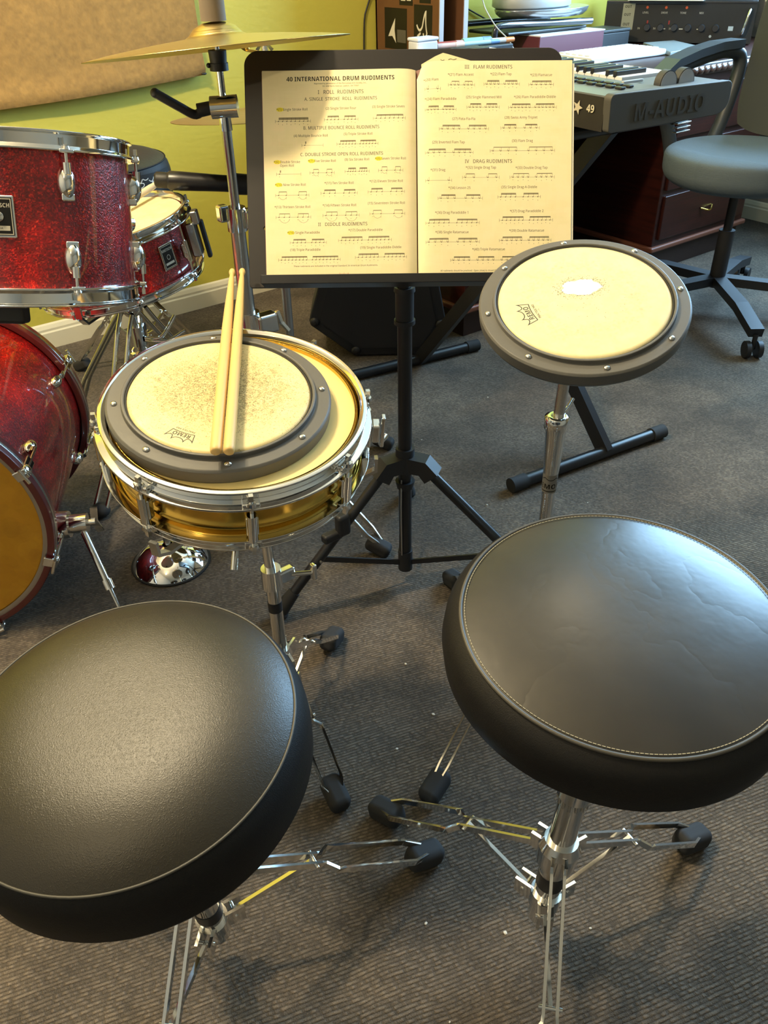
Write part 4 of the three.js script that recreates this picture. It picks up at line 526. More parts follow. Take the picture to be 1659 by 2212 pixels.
  part(s2, 'wing_nut', [cyl([ax, 0.95, az], [ax, 0.972, az], 0.009, 0.006), strip([[ax - 0.014, 0.962, az - 0.01], [ax, 0.982, az], [ax + 0.014, 0.962, az + 0.01]], 0.008, 0.007, [0, 1, 0]), sph(ax, 0.985, az, 0.006)], M.chrome);
  part(s2, 'brass_wing', [strip([[ax - 0.05, 0.975, az - 0.03], [ax - 0.035, 0.964, az - 0.022], [ax - 0.006, 0.957, az]], 0.009, 0.006, [0, 1, 0]), sph(ax - 0.05, 0.976, az - 0.03, 0.006), sph(ax - 0.033, 0.966, az - 0.02, 0.006)], M.brass);
  tripod(s2, ax, az, 0.22, 0.08, [[1.2, -1.57], [0.87, -2.0], [1.18, -2.06]], M.steel, { rHub: 0.017 });
  const mc = thing('microphone', 'black stage microphone pointing at red snare drum', 'microphone', [1.03, 0.68, -1.78]);
  const A = V(0.79, 0.714, -1.905), B = V(1.005, 0.69, -1.775), d = B.clone().sub(A), Lm = d.length();
  part(mc, 'body', orient(lathe([[0.017, 0.03], [0.021, 0.036], [0.021, 0.06], [0.019, Lm * 0.5], [0.017, Lm], [0, Lm]], 24), A, d), M.blackPaint); part(mc, 'grille', orient(lathe([[0, 0], [0.012, 0.001], [0.0175, 0.006], [0.0175, 0.028], [0.0165, 0.032]], 24), A, d), std([0.03, 0.03, 0.03], 0.5, 0.6)); part(mc, 'clip', [cyl(A.clone().lerp(B, 0.7).toArray(), A.clone().lerp(B, 0.95).toArray(), 0.024, 0.022, 18)], M.blackPlastic);
  part(mc, 'clamp', [cyl(A.clone().lerp(B, 0.9).toArray(), [1.05, 0.66, -1.785], 0.01, 0.01, 12), rb(0.036, 0.04, 0.036, 0.006, 1.05, 0.655, -1.79)], M.blackPlastic);
}
{ // chrome dome base under the brass snare
  const x = 0.503, z = -1.483, t = thing('round_base', 'round domed chrome stand base on carpet behind brass snare', 'stand base', [x, 0, z]);
  part(t, 'dome', lathe([[0.012, 0.052], [0.02, 0.05], [0.05, 0.04], [0.072, 0.024], [0.083, 0.008], [0.087, 0.003], [0.087, 0], [0, 0]], 72).translate(x, 0, z), std([0.85, 0.85, 0.85], 0.05, 1)); part(t, 'stem', cyl([x, 0.05, z], [x, 0.2, z], 0.008), M.chrome);
  part(t, 'rubber_ring', tor(0.086, 0.003).translate(x, 0.003, z), M.rubber);
}
{ // tan panel on the wall
  const g = new THREE.BoxGeometry(1.15, 1.15, 0.034, 60, 60, 3), p = g.attributes.position; g.translate(0, 0.575, 0.017);
  for (let i = 0; i < p.count; i++) { let x = p.getX(i), y = p.getY(i), z = p.getZ(i); const f = Math.max(0, 1 - y / 0.1), w = 0.006 * Math.sin(x * 7) * f + 0.004 * fbm(x * 0.5 + 1, y * 0.5 + 1, 16, 95, 3); z += (0.022 * f * f + w) * (z > 0.002 ? 1 : 0.6) - (z > 0.02 ? 0.016 * Math.max(0, 1 - y / 0.014) : 0); y -= 0.012 * Math.sin((x + 0.575) * 2.7) * Math.max(0, 1 - y / 0.4); p.setXYZ(i, x, y, Math.max(z, 0.0005)); }
  g.computeVertexNormals(); g.rotateZ(0.03).translate(0.842, 0.772, Z0);
  const fab = dataTex(512, (u, v) => { const a = fbm(u, v, 5, 96, 4), b = fbm(u, v, 100, 97, 2); const k = 0.78 + 0.25 * a + 0.25 * b; return [0.6 * k, 0.46 * k, 0.24 * k]; }, true);
  const t = thing('wall_panel', 'tan fibre board panel with curling lower edge on yellow wall', 'panel', [0.842, 0.77, Z0]); part(t, 'board', g, std(0xffffff, 0.9, 0, { map: fab, bumpMap: rep(grain, 3, 3), bumpScale: 0.0009 })); part(t, 'torn_corner', sph(1.408, 0.793, Z0 + 0.045, 0.01, 0.004, 0.006, 8), M.blackPlastic);
}

// ------------------------------------------------------------------ keyboard corner
const font = await new FontLoader().loadAsync('fonts/droid/droid_sans_bold.typeface.json');
const text = (s, size, depth) => { const g = new TextGeometry(s, { font, size, depth, curveSegments: 3 }); g.computeBoundingBox(); return g; };
{ // X shaped stand
  const t = thing('keyboard_stand', 'black folding X shaped keyboard stand with capped floor bars', 'keyboard stand', [1.57, 0, -1.55]);
  const bars = [[[1.312, 0.019, -1.205], [1.825, 0.019, -1.14]], [[1.285, 0.019, -1.99], [1.83, 0.019, -1.9]]], tops = [[[1.40, 0.815, -1.83], [1.80, 0.815, -1.80]], [[1.40, 0.815, -1.27], [1.80, 0.815, -1.24]]];
  bars.forEach(([a, b], i) => {
    const A = V(a), B = V(b), d = B.clone().sub(A).normalize(), m = A.clone().lerp(B, 0.6), u = V(tops[i][0]).lerp(V(tops[i][1]), 0.45);
    const f = part(t, 'floor_bar', cyl(a, b, 0.0165, 0.0165, 20), M.blackPaint); for (const [p, s] of [[A, -1], [B, 1]]) part(f, 'end_cap', cyl(p.clone().addScaledVector(d, -s * 0.04).toArray(), p.clone().addScaledVector(d, s * 0.006).toArray(), 0.0195, 0.0195, 20), M.rubber);
    part(t, 'cross_leg', strip([m.toArray(), u.toArray()], 0.04, 0.022, [1, 0, 0]), M.blackPaint);
    const s2 = part(t, 'support_arm', cyl(tops[i][0], tops[i][1], 0.016, 0.016, 16), M.blackPaint); for (const q of tops[i]) part(s2, 'foam_grip', cyl(V(q).add(V(-0.02, 0, 0)).toArray(), V(q).add(V(0.02, 0, 0)).toArray(), 0.0195, 0.0195, 16), M.rubber);
  });
  part(t, 'pivot', [cyl([1.52, 0.43, -1.55], [1.66, 0.43, -1.54], 0.02), cyl([1.66, 0.43, -1.54], [1.69, 0.43, -1.54], 0.035)], M.blackPlastic);
  part(t, 'height_plate', [0, 1, 2].map(k => rb(0.05, 0.003, 0.012, 0.001, 1.76, 0.79 + k * 0.009, -1.2)), M.steel, 'silver notched plate');
}
{ // piano keyboard: long axis along -Z, player on the +X side
  const kx = 1.61, kz = -1.13, t = thing('piano_keyboard', 'dark grey electronic piano keyboard on the folding stand', 'keyboard', [kx, 0.835, kz]); t.rotation.y = -0.07; base.set(t, [0, 0, 0]);
  const W = 0.365, L = 0.82, Hh = 0.068, grey = std([0.05, 0.05, 0.048], 0.45), topM = std([0.14, 0.16, 0.17], 0.38);
  const endS = roundedShape(W, Hh, 0.006, -W / 2, 0, 0.008), endS2 = (() => { const s = new THREE.Shape(); s.moveTo(-W / 2 + 0.012, 0); s.lineTo(W / 2 - 0.04, 0); s.quadraticCurveTo(W / 2, 0.004, W / 2, 0.03); s.lineTo(W / 2, Hh - 0.018); s.quadraticCurveTo(W / 2, Hh - 0.006, W / 2 - 0.016, Hh - 0.006); s.lineTo(-W / 2 + 0.012, Hh); s.quadraticCurveTo(-W / 2, Hh, -W / 2 + 0.001, Hh - 0.012); s.lineTo(-W / 2 + 0.004, 0.008); s.quadraticCurveTo(-W / 2 + 0.004, 0, -W / 2 + 0.012, 0); return s; })();
  const ec = part(t, 'end_cheek', new THREE.ExtrudeGeometry(endS2, { depth: 0.016, bevelEnabled: true, bevelSize: 0.0015, bevelThickness: 0.0015, bevelSegments: 2 }).translate(0, 0, -0.016), std([0.075, 0.072, 0.062], 0.55));
  const tx = text('M-AUDIO', 0.033, 0.0022); const tw = tx.boundingBox.max.x; part(ec, 'raised_lettering', tx.scale(0.215 / tw, 1, 1).translate(-0.115, 0.014, 0.0012), std([0.06, 0.058, 0.05], 0.5), 'raised maker lettering');
  part(t, 'end_cheek', new THREE.ExtrudeGeometry(endS2, { depth: 0.016, bevelEnabled: false }).translate(0, 0, -L), grey);
  part(t, 'case_bottom', [box(W - 0.01, 0.03, L - 0.03, 0, 0.016, -L / 2), box(0.01, Hh - 0.006, L - 0.03, -W / 2 + 0.006, Hh / 2 - 0.003, -L / 2)], std([0.02, 0.018, 0.016], 0.5));
  part(t, 'top_panel', [box(0.17, 0.006, L - 0.03, -W / 2 + 0.088, Hh - 0.006, -L / 2), box(W - 0.02, 0.006, 0.13, -0.002, Hh - 0.009, -0.08), box(W - 0.02, 0.006, 0.03, -0.002, Hh - 0.009, -L + 0.03)], topM);
  const lb = text('Keystation', 0.014, 0.0006).rotateY(-PI / 2); part(t, 'back_lettering', [lb.scale(1, 1, 0.8).translate(-W / 2 - 0.0008, 0.032, -0.175), text('49', 0.014, 0.0006).rotateY(-PI / 2).translate(-W / 2 - 0.0008, 0.032, -0.06)], std([0.6, 0.55, 0.4], 0.5), 'pale lettering on the back');
  const star = new THREE.Shape(Array.from({ length: 10 }, (_, i) => new THREE.Vector2(Math.cos(i * PI / 5) * (i % 2 ? 0.006 : 0.014), Math.sin(i * PI / 5) * (i % 2 ? 0.006 : 0.014)))); part(t, 'back_emblem', new THREE.ExtrudeGeometry(star, { depth: 0.0006, bevelEnabled: false }).rotateY(-PI / 2).translate(-W / 2 - 0.0008, 0.037, -0.085), std([0.55, 0.5, 0.36], 0.5));
  const kw = 0.0228; let nk = 0; const wg = new RoundedBoxGeometry(0.15, 0.016, kw - 0.0012, 1, 0.0015), bg = new RoundedBoxGeometry(0.095, 0.013, 0.011, 1, 0.002), wm = std([0.8, 0.8, 0.78], 0.3), bm = std([0.02, 0.021, 0.023], 0.35);
  for (let i = 0; i < 28; i++) { const z = -0.155 - (i + 0.5) * kw; const o = new THREE.Mesh(wg, wm); o.name = 'white_key'; o.position.set(0.088, Hh - 0.008, z); o.castShadow = o.receiveShadow = true; t.add(o); if (![2, 6].includes(i % 7)) { const q = new THREE.Mesh(bg, bm); q.name = 'black_key'; q.position.set(0.06, Hh + 0.003, z - kw / 2); q.castShadow = q.receiveShadow = true; t.add(q); } }

  for (let r = 0; r < 2; r++) for (let k = 0; k < 7; k++) { const o = new THREE.Mesh(new RoundedBoxGeometry(0.014, 0.005, 0.02, 1, 0.002), bm); o.name = 'button'; o.position.set(-0.10 + r * 0.03, Hh, -0.055 - k * 0.027 - r * 0.006); o.castShadow = o.receiveShadow = true; t.add(o); }
  part(t, 'display_strip', rb(0.04, 0.003, 0.26, 0.001, -0.06, Hh - 0.001, -0.4), bm);
  for (const k of [0, 1]) { const w = part(t, 'control_wheel', new THREE.CylinderGeometry(0.026, 0.026, 0.017, 28).rotateX(PI / 2).rotateY(0).translate(0.035 + k * 0.055, Hh - 0.004, -0.055), std([0.05, 0.05, 0.05], 0.5)); part(w, 'wheel_face', new THREE.CylinderGeometry(0.0235, 0.0235, 0.0005, 28).rotateX(PI / 2).translate(0.035 + k * 0.055, Hh - 0.004, -0.046), std([0.3, 0.3, 0.29], 0.4)); }
  part(t, 'slider', rb(0.06, 0.006, 0.008, 0.002, -0.01, Hh - 0.001, -0.105), std([0.35, 0.38, 0.4], 0.4));
}

// ------------------------------------------------------------------ desk with its things
const DT = 0.76;
{
  const t = thing('desk', 'dark reddish brown wooden desk with carved front edge against wall', 'desk', [2.83, 0, -2.45]);
  const xa = 1.84, xb = 3.88, zf = -1.985, zb = -2.85;
  part(t, 'desk_top', rb(xb - xa, 0.03, zb < 0 ? zf - zb : 0, 0.006, (xa + xb) / 2, DT - 0.015, (zf + zb) / 2), M.wood);
  const ed = []; for (let k = 0; k < 58; k++) ed.push(sph(xa + 0.02 + k * 0.0352, DT - 0.02, zf + 0.008, 0.021, 0.014, 0.012, 8)); ed.push(rb(xb - xa, 0.028, 0.02, 0.008, (xa + xb) / 2, DT - 0.022, zf)); part(t, 'carved_edge', ed, phy([0.1, 0.05, 0.035], 0.3, 0, { clearcoat: 0.5 }), 'rope carved front edge');
  for (const [a, b] of [[1.865, 2.28], [2.876, 3.5]]) { const p = part(t, 'pedestal', rb(b - a, DT - 0.13, zf - 0.04 - zb, 0.004, (a + b) / 2, (DT - 0.03 + 0.1) / 2, (zf - 0.0 + zb) / 2), M.wood); part(p, 'plinth_moulding', [rb(b - a + 0.03, 0.022, zf - zb - 0.02, 0.008, (a + b) / 2, 0.1, (zf + zb) / 2 + 0.005)], M.woodLight); part(p, 'plinth', box(b - a - 0.02, 0.09, zf - zb - 0.06, (a + b) / 2, 0.045, (zf + zb) / 2), std([0.03, 0.014, 0.01], 0.5)); for (let k = 0; k < 3; k++) { const d = part(p, 'drawer', rb(b - a - 0.05, 0.17, 0.016, 0.004, (a + b) / 2, 0.22 + k * 0.19, zf - 0.016), M.wood); part(d, 'handle', tube([[(a + b) / 2 - 0.04, 0.22 + k * 0.19, zf - 0.006], [(a + b) / 2, 0.21 + k * 0.19, zf + 0.012], [(a + b) / 2 + 0.04, 0.22 + k * 0.19, zf - 0.006]], 0.004, 12, 6), M.brass); } }
  part(t, 'modesty_panel', box(xb - xa - 0.06, 0.5, 0.018, (xa + xb) / 2, 0.47, zb + 0.12), M.wood);
}
{ // narrow tower of shelves with stickers
  const t = thing('disc_tower', 'narrow brown disc tower with black stickers on its side', 'shelf', [2.22, DT, -2.68]); const x0 = 2.155, x1 = 2.285, z0 = -2.86, z1 = -2.5, h = 0.62, y = DT;
  for (const x of [x0 + 0.009, x1 - 0.009]) { const s = part(t, 'side_panel', box(0.018, h, z1 - z0, x, y + h / 2, (z0 + z1) / 2), std([0.14, 0.06, 0.025], 0.4)); part(s, 'front_edge', box(0.019, h, 0.004, x, y + h / 2, z1 + 0.002), std([0.42, 0.4, 0.42], 0.5)); }
  part(t, 'back_panel', box(x1 - x0, h, 0.008, (x0 + x1) / 2, y + h / 2, z0 + 0.004), M.wood); for (const f of [0.01, 0.31, 0.61]) part(t, 'shelf', box(x1 - x0 - 0.036, 0.014, z1 - z0 - 0.02, (x0 + x1) / 2, y + f, (z0 + z1) / 2), M.wood);
  const stk = (zc, yc, w, hh, draw) => part(t, 'sticker', new THREE.BoxGeometry(0.0006, hh, w).translate(x0 - 0.0004, yc, zc), std(0xffffff, 0.4, 0, { map: canvasTex(128, 128, (g, q) => { g.fillStyle = '#14110e'; g.fillRect(0, 0, q, q); g.strokeStyle = g.fillStyle = '#d8d2c0'; g.lineWidth = 8; draw(g); }) }), 'black sticker with pale drawing');
  stk(-2.74, 0.88, 0.13, 0.13, g => { g.beginPath(); g.moveTo(20, 90); g.lineTo(40, 60); g.lineTo(62, 30); g.lineTo(58, 70); g.lineTo(66, 110); g.lineTo(44, 88); g.fill(); g.globalAlpha = 0.35; g.fillRect(72, 66, 50, 40); });
  stk(-2.585, 0.895, 0.1, 0.13, g => { g.beginPath(); g.moveTo(20, 60); g.quadraticCurveTo(40, 90, 60, 64); g.quadraticCurveTo(76, 20, 84, 20); g.quadraticCurveTo(80, 60, 92, 84); g.quadraticCurveTo(76, 112, 66, 84); g.stroke(); g.beginPath(); g.moveTo(24, 96); g.lineTo(48, 84); g.stroke(); });
  stk(-2.68, 0.985, 0.075, 0.06, g => { g.fillRect(14, 30, 44, 70); g.fillRect(72, 20, 40, 78); g.fillStyle = '#14110e'; g.fillRect(28, 54, 18, 10); g.fillRect(84, 44, 10, 30); });
  stk(-2.575, 0.99, 0.06, 0.05, g => { g.beginPath(); g.arc(64, 40, 36, 0, PI); g.fill(); });
}
{ // low organiser box carrying markers
  const t = thing('desk_organizer', 'low dark box on desk carrying felt markers', 'box', [2.1, DT, -2.34]); part(t, 'body', rb(0.42, 0.092, 0.1, 0.004, 2.1, DT + 0.046, -2.34), M.blackPlastic); const y = DT + 0.092;
  const mk = (lab, x0, x1, z, r, yy, c, cap) => { const k = thing('felt_marker', lab, 'marker', [(x0 + x1) / 2, y, z]); part(k, 'barrel', cyl([x0, yy, z], [x1, yy, z + 0.01], r, r, 14), std(c, 0.4)); part(k, 'cap', cyl([x1 - 0.001, yy, z + 0.01], [x1 + 0.035, yy, z + 0.013], r * 1.06, r * 0.95, 14), std(cap, 0.4)); };
  const e = thing('eraser_box', 'white translucent plastic box on the organiser', 'box', [1.95, y, -2.345]); part(e, 'body', rb(0.085, 0.03, 0.05, 0.006, 1.955, y + 0.015, -2.345), std([0.62, 0.63, 0.68], 0.35)); part(e, 'lid', rb(0.089, 0.01, 0.054, 0.004, 1.955, y + 0.035, -2.345), std([0.7, 0.72, 0.78], 0.3));
  const f = thing('paper_block', 'flat white paper block beside translucent plastic box', 'paper', [1.87, y, -2.32]); part(f, 'sheets', rb(0.1, 0.009, 0.04, 0.002, 1.885, y + 0.0045, -2.312), M.white);
  mk('marker with red barrel lying at back of organiser', 2.02, 2.11, -2.37, 0.009, y + 0.009, [0.3, 0.05, 0.04], [0.45, 0.3, 0.3]); mk('pale pink marker lying on organiser', 2.01, 2.08, -2.34, 0.0085, y + 0.0085, [0.6, 0.42, 0.38], [0.65, 0.5, 0.4]); mk('teal marker lying on organiser', 2.14, 2.22, -2.36, 0.011, y + 0.011, [0.2, 0.42, 0.44], [0.12, 0.25, 0.5]); mk('thin light blue marker with blue cap on organiser', 2.12, 2.235, -2.335, 0.0075, y + 0.0075, [0.35, 0.55, 0.6], [0.15, 0.3, 0.55]); mk('white marker with orange cap at organiser end', 2.245, 2.3, -2.33, 0.0085, y + 0.0085, [0.6, 0.62, 0.62], [0.65, 0.22, 0.05]);
}
{
  const y = DT;
  const a = thing('small_case', 'small dark case with yellow edge beside the disc tower', 'case', [2.36, y, -2.62]); part(a, 'body', rb(0.05, 0.16, 0.1, 0.003, 2.345, y + 0.08, -2.66), std([0.05, 0.03, 0.02], 0.5)); part(a, 'yellow_edge', rb(0.012, 0.165, 0.1, 0.002, 2.376, y + 0.0825, -2.66), std([0.6, 0.55, 0.06], 0.5));
  const b = thing('binder_box', 'dark burgundy binder box on desk under silver trays', 'binder', [2.83, y, -2.6]); part(b, 'cover', [rb(0.37, 0.006, 0.25, 0.002, 2.84, y + 0.003, -2.62), rb(0.37, 0.07, 0.008, 0.002, 2.84, y + 0.038, -2.5), rb(0.008, 0.07, 0.25, 0.002, 2.66, y + 0.038, -2.62)], std([0.13, 0.03, 0.045], 0.5)); part(b, 'pages', box(0.35, 0.066, 0.235, 2.845, y + 0.037, -2.625), M.paper); part(b, 'white_sheet', rb(0.37, 0.005, 0.25, 0.002, 2.845, y + 0.0745, -2.62), M.white);
  const c = thing('letter_tray', 'black rounded wire letter tray holding silver tray', 'tray', [2.72, y + 0.08, -2.66]); const yy = y + 0.095; part(c, 'rim', [tube([[2.5, y + 0.012, -2.58], [2.5, yy + 0.0, -2.58], [2.51, yy + 0.016, -2.58], [2.56, yy + 0.02, -2.575], [2.98, yy + 0.012, -2.53]], 0.012, 60, 10, 0.2), tube([[2.5, y + 0.012, -2.78], [2.5, yy + 0.0, -2.78], [2.51, yy + 0.016, -2.78], [2.98, yy + 0.012, -2.76]], 0.012, 50, 10, 0.2)], phy([0.02, 0.022, 0.03], 0.15, 0, { clearcoat: 1 })); part(c, 'shelf', rb(0.44, 0.012, 0.22, 0.005, 2.76, yy - 0.009, -2.66), M.blackPaint);
  const d = thing('silver_tray', 'silver rounded tray lying in black letter tray', 'tray', [2.8, yy, -2.65]); part(d, 'pan', lathe([[0, 0], [0.2, 0], [0.218, 0.012], [0.224, 0.026], [0.22, 0.028], [0.205, 0.03], [0, 0.03]], 64).scale(1, 1, 0.62).translate(2.82, yy + 0.034, -2.65), std([0.5, 0.52, 0.55], 0.22, 0.8));
  const f = thing('disc_player', 'pale grey round disc player stacked on silver tray', 'player', [2.8, yy + 0.076, -2.65]); part(f, 'case', lathe([[0, 0], [0.165, 0], [0.178, 0.006], [0.178, 0.032], [0.17, 0.037], [0, 0.037]], 64).scale(1, 1, 0.7).translate(2.77, yy + 0.0645, -2.66), std([0.42, 0.43, 0.42], 0.4));
  const h = thing('plastic_bag', 'crumpled clear blue plastic packet on top of disc player', 'packet', [2.76, yy + 0.114, -2.66]); { const g = new THREE.BoxGeometry(0.25, 0.05, 0.16, 14, 5, 10), p = g.attributes.position; for (let i = 0; i < p.count; i++) { const n = fbm(p.getX(i) * 2 + 3, p.getZ(i) * 2 + 3, 8, 99, 3); p.setY(i, p.getY(i) < -0.024 ? -0.025 : p.getY(i) + (n - 0.45) * 0.03); } g.computeVertexNormals(); part(h, 'film', g.translate(2.76, yy + 0.127, -2.66), phy([0.16, 0.3, 0.42], 0.18, 0, { clearcoat: 0.6 })); }
  const k = thing('black_box', 'low matte black box on desk beside the burgundy binder', 'box', [3.18, y, -2.6]); part(k, 'body', rb(0.2, 0.055, 0.14, 0.004, 3.13, y + 0.0275, -2.6), M.blackPlastic); part(k, 'lid', rb(0.204, 0.012, 0.144, 0.004, 3.13, y + 0.061, -2.6), std([0.025, 0.025, 0.025], 0.5));
  // rack mount effects unit, turned towards the room
  const r = thing('rack_unit', 'black rack mounted audio processor with white legends and tape label', 'audio unit', [3.42, y, -2.44]); base.set(r, [0, 0, 0]); r.rotation.y = -1.02; const W = 0.6;
  part(r, 'chassis', rb(W, 0.15, 0.2, 0.004, 0, 0.08, -0.1), M.blackPaint);
  part(r, 'front_panel', new THREE.BoxGeometry(W, 0.15, 0.003).rotateX(-0.1).translate(0, 0.08, 0.005), std(0xffffff, 0.65, 0, { map: canvasTex(1024, 256, (g, w, hh) => { g.fillStyle = '#0d0c0b'; g.fillRect(0, 0, w, hh); g.fillStyle = '#8f8b78'; g.fillRect(120, 10, 84, 170); g.fillStyle = '#2c281e'; for (const q of [30, 80, 140]) { g.font = 'bold 24px sans-serif'; g.fillText('OUT', 132, q + 14, 60); } g.fillStyle = '#c9c4b4'; g.font = '17px sans-serif'; ['LEVEL', 'DRIVE', 'TONE', 'MIX'].forEach((s, i) => { g.fillText(s, 260 + i * 130, 78); g.fillText('IN', 240 + i * 110, 176); g.fillRect(290 + i * 120, 168, 26, 6); }); g.fillStyle = '#c8501c'; [290, 420, 560].forEach(x => { g.beginPath(); g.arc(x, 40, 9, 0, 7); g.fill(); }); g.fillStyle = '#8c1a14'; [300, 450].forEach(x => g.fillRect(x, 120, 10, 24)); g.fillStyle = '#a9b4b8'; g.fillRect(860, 150, 34, 28); g.beginPath(); g.arc(750, 214, 9, 0, 7); g.fill(); }) }));
  for (let i = 0; i < 6; i++) part(r, 'knob', new THREE.CylinderGeometry(0.012, 0.014, 0.016, 16).rotateX(PI / 2).translate(-0.12 + i * 0.055, 0.06, 0.016), M.blackPlastic); part(r, 'rack_handle', tube([[0.255, 0.035, 0.005], [0.262, 0.05, 0.04], [0.275, 0.12, 0.035], [0.278, 0.13, 0.0]], 0.005, 24, 8), M.chrome);
  const sh = thing('paper_sheet', 'yellowed paper sheet lying on top of the rack unit', 'paper', [3.42, y + 0.156, -2.44]); base.set(sh, [0, 0, 0]); sh.rotation.y = -1.02; part(sh, 'sheet', rb(0.3, 0.004, 0.22, 0.001, -0.06, 0.003, -0.07), M.paper);
  const g2 = thing('grey_tablet', 'flat grey tablet lying on desk before black rack unit', 'tablet', [3.24, y, -2.32]); { const s = new THREE.Shape([[3.25, 2.465], [3.4, 2.43], [3.285, 2.215], [3.065, 2.195]].map(q => new THREE.Vector2(q[0], q[1]))); part(g2, 'slab', new THREE.ExtrudeGeometry(s, { depth: 0.01, bevelEnabled: true, bevelSize: 0.003, bevelThickness: 0.002, bevelSegments: 2 }).rotateX(-PI / 2).translate(0, y + 0.003, 0), std([0.22, 0.24, 0.24], 0.35)); }
  const wk = thing('computer_keyboard', 'white computer keyboard on desk edge behind the piano keyboard', 'keyboard', [2.87, y, -2.33]); base.set(wk, [0, 0, 0]); wk.rotation.y = -0.03; part(wk, 'case', rb(0.42, 0.022, 0.2, 0.006, 0, 0.012, 0), M.white); const kg = new RoundedBoxGeometry(0.022, 0.007, 0.026, 1, 0.002), km = std([0.8, 0.8, 0.8], 0.45); for (let i = 0; i < 15; i++) for (let j = 0; j < 5; j++) { const o = new THREE.Mesh(kg, km); o.name = 'key'; o.position.set(-0.182 + i * 0.026, 0.025, -0.066 + j * 0.032); o.castShadow = o.receiveShadow = true; wk.add(o); }
  const hu = thing('desk_hutch', 'dark reddish wooden hutch side standing at desk end', 'shelf', [3.8, y, -2.5]); part(hu, 'side_panel', box(0.03, 0.9, 0.5, 3.79, y + 0.45, -2.58), M.wood); part(hu, 'back_panel', box(0.07, 0.9, 0.02, 3.84, y + 0.45, -2.82), M.wood);
  const c1 = thing('white_cable', 'thin pale cable curling down onto desk by trays', 'cable', [2.42, y, -2.5]); part(c1, 'cord', tube([[2.41, 0.965, -2.56], [2.405, 0.93, -2.53], [2.43, 0.88, -2.5], [2.455, 0.84, -2.46], [2.49, 0.77, -2.42], [2.56, 0.763, -2.44]], 0.0022, 40, 6), std([0.5, 0.48, 0.42], 0.5));
  const c2 = thing('black_cable', 'black cable running down wall beside the disc tower', 'cable', [2.1, y, Z0]); part(c2, 'cord', tube([[2.17, 1.02, Z0 + 0.008], [2.12, 0.95, Z0 + 0.008], [2.1, 0.86, Z0 + 0.008], [2.095, 0.5, Z0 + 0.008], [2.09, 0.1, Z0 + 0.025]], 0.003, 40, 6), M.blackPlastic);
  const c4 = thing('black_cable', 'black cable slanting across wall above the letter tray', 'cable', [2.5, 0.95, Z0]); part(c4, 'cord', tube([[2.42, 1.02, Z0 + 0.006], [2.5, 0.965, Z0 + 0.006], [2.6, 0.92, Z0 + 0.006], [2.72, 0.87, Z0 + 0.01]], 0.003, 30, 6), M.blackPlastic);
  // speaker cabinet on the floor
  const sp = thing('speaker_cabinet', 'black wedge shaped floor monitor speaker behind the music stand pole', 'speaker', [1.56, 0, -2.06]); base.set(sp, [0, 0, 0]); sp.rotation.y = -0.6435;
  const wedge = new THREE.Shape([[-0.17, 0.35], [-0.24, 0.13], [-0.235, 0.115], [-0.1, 0.008], [0.145, 0.008], [0.2, 0.1], [0.2, 0.12], [0.155, 0.35]].map(q => new THREE.Vector2(...q))), black = std([0.012, 0.012, 0.015], 0.65, 0, { bumpMap: grain, bumpScale: 0.001 });
  part(sp, 'cabinet', new THREE.ExtrudeGeometry(wedge, { depth: 0.19, bevelEnabled: true, bevelSize: 0.004, bevelThickness: 0.004, bevelSegments: 2 }).translate(0, 0, -0.195), black);
  for (const [u, v] of [[-0.226, 0.127], [-0.095, 0.024], [0.186, 0.11], [0.135, 0.024]]) part(sp, 'corner_protector', [sph(u, v, 0.002, 0.016, 0.016, 0.01), cyl([u, v, 0.006], [u, v, 0.014], 0.006, 0.005, 10)], M.blackPlastic);
  part(sp, 'side_panel', new THREE.ShapeGeometry(wedge).scale(0.86, 0.86, 1).translate(-0.003, 0.026, 0.0046), std([0.014, 0.014, 0.018], 0.8)); for (const x of [-0.08, 0.125]) part(sp, 'foot', box(0.03, 0.006, 0.16, x, 0.003, -0.1), M.rubber);
}
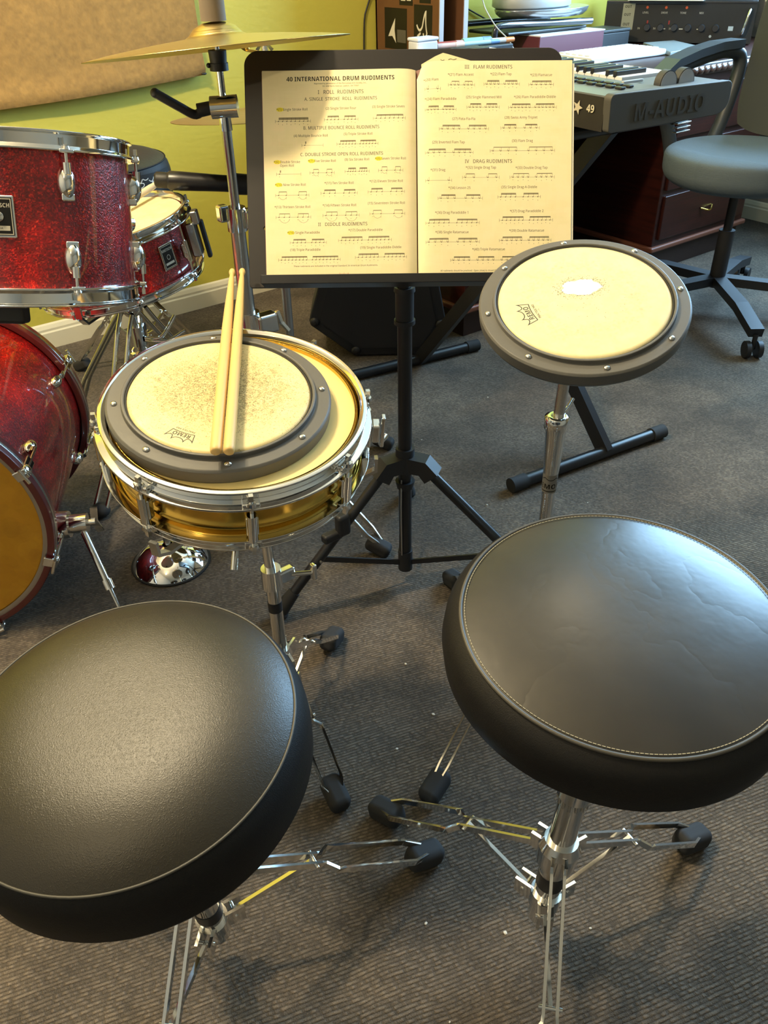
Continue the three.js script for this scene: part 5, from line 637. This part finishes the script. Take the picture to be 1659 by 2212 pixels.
{ // office chair, facing the piano keyboard (-X)
  const x = 2.72, z = -1.6, t = thing('office_chair', 'dark fabric office chair with loop armrest behind the piano keyboard', 'chair', [x, 0, z]);
  const fabB = rep(leatherBump, 4, 4), fabric = std([0.1, 0.13, 0.15], 0.75, 0, { bumpMap: fabB, bumpScale: 0.0008 });
  const g = new THREE.SphereGeometry(1, 64, 32), p = g.attributes.position; for (let i = 0; i < p.count; i++) { let a = p.getX(i), b = p.getY(i), c = p.getZ(i); const r = Math.hypot(a, c), k = Math.pow(r, 0.45) / (r || 1); const th = Math.sign(b) * Math.pow(Math.abs(b), 0.6); p.setXYZ(i, a * k * 0.26, th * (b > 0 ? 0.05 : 0.085) - (b > 0 ? 0.012 * Math.cos(Math.min(1, r) * 1.5) * (a > -0.5 ? 1 : 0.5) : 0), c * k * 0.25); } g.computeVertexNormals();
  part(t, 'seat', g.translate(x, 0.53, z), fabric);
  const back = new THREE.BoxGeometry(0.07, 0.46, 0.44, 6, 20, 20), q = back.attributes.position; for (let i = 0; i < q.count; i++) { const a = q.getX(i), b = q.getY(i), c = q.getZ(i); const e = 1 - 0.12 * Math.pow(Math.abs(b) / 0.23, 4); q.setXYZ(i, a + 0.5 * c * c - 0.25 * Math.pow(b, 2), b * (1 - 0.1 * Math.pow(Math.abs(c) / 0.22, 4)), c * e); } back.computeVertexNormals();
  part(t, 'backrest', back.rotateZ(-0.12).translate(x + 0.29, 0.79, z), std([0.05, 0.055, 0.05], 0.8)); part(t, 'back_support', strip([[x + 0.05, 0.44, z], [x + 0.26, 0.46, z], [x + 0.33, 0.6, z], [x + 0.335, 0.72, z]], 0.06, 0.012, [0, 1, 0.01]), M.blackPlastic);
  for (const s of [-1, 1]) part(t, 'armrest', [tube([[x - 0.02, 0.46, z + s * 0.25], [x - 0.06, 0.6, z + s * 0.27], [x - 0.15, 0.72, z + s * 0.275], [x - 0.1, 0.772, z + s * 0.275], [x + 0.06, 0.8, z + s * 0.275], [x + 0.22, 0.812, z + s * 0.27], [x + 0.29, 0.77, z + s * 0.26], [x + 0.24, 0.6, z + s * 0.255], [x + 0.14, 0.47, z + s * 0.24]], 0.024, 80, 12)], std([0.04, 0.046, 0.05], 0.4));
  for (const s of [-1, 1]) part(t, 'arm_pad', strip([[x - 0.17, 0.725, z + s * 0.275], [x - 0.145, 0.765, z + s * 0.275], [x - 0.08, 0.8, z + s * 0.275], [x + 0.03, 0.82, z + s * 0.275], [x + 0.15, 0.832, z + s * 0.275], [x + 0.27, 0.832, z + s * 0.272]], 0.062, 0.026, [0, 1, 0]), std([0.05, 0.06, 0.07], 0.35));
  part(t, 'seat_plate', rb(0.22, 0.025, 0.2, 0.006, x, 0.45, z), M.blackPlastic); part(t, 'gas_lift', [cyl([x, 0.1, z], [x, 0.3, z], 0.027, 0.027, 20), cyl([x, 0.28, z], [x, 0.45, z], 0.015, 0.015, 16)], M.blackPlastic);
  const a0 = Math.atan2(-1.258 - z, 2.467 - x), r = Math.hypot(2.467 - x, -1.258 - z) * 0.93;
  for (let k = 0; k < 5; k++) { const a = a0 + k * 2 * PI / 5, c = Math.cos(a), s = Math.sin(a), l = part(t, 'base_arm', strip([[x + 0.02 * c, 0.125, z + 0.02 * s], [x + r * 0.6 * c, 0.115, z + r * 0.6 * s], [x + r * c, 0.085, z + r * s]], 0.045, 0.03, [0, 1, 0]), M.blackPlastic); part(l, 'caster', [cyl([x + r * c - 0.012 * s, 0.028, z + r * s + 0.012 * c], [x + r * c - 0.027 * s, 0.028, z + r * s + 0.027 * c], 0.028, 0.028, 18), cyl([x + r * c + 0.012 * s, 0.028, z + r * s - 0.012 * c], [x + r * c + 0.027 * s, 0.028, z + r * s - 0.027 * c], 0.028, 0.028, 18), cyl([x + r * c, 0.03, z + r * s], [x + r * c, 0.08, z + r * s], 0.008)], M.blackPlastic); }
}
// crumbs on the carpet
{
  const cr = std([0.6, 0.57, 0.5], 0.8), spots = [[0.68, -0.77], [0.42, -0.48], [0.5, -0.4], [0.9, -1.29], [1.3, -1.55], [1.62, -1.62], [0.93, -1.25], [0.58, -0.75], [0.72, -0.9], [0.36, -0.36], [0.62, -0.52], [1.22, -1.2], [0.6, -0.33], [0.88, -0.45], [1.42, -1.05], [0.5, -0.62]];
  spots.forEach(([x, z], i) => { const r = 0.001 + 0.0013 * rnd(), g = new THREE.IcosahedronGeometry(r, 0).scale(1 + rnd(), 0.6, 1 + rnd() * 0.6).rotateY(rnd() * 6).translate(x, r * 0.55, z); const o = new THREE.Mesh(g, cr); o.name = numbered('carpet_crumb'); o.userData = { label: 'tiny pale crumb lying on the dark carpet', category: 'crumb', group: 'crumbs on the carpet' }; o.castShadow = o.receiveShadow = true; scene.add(o); });
}
scene.traverse(o => { if (o.isMesh) o.castShadow = o.receiveShadow = true; });
renderer.render(scene, camera);
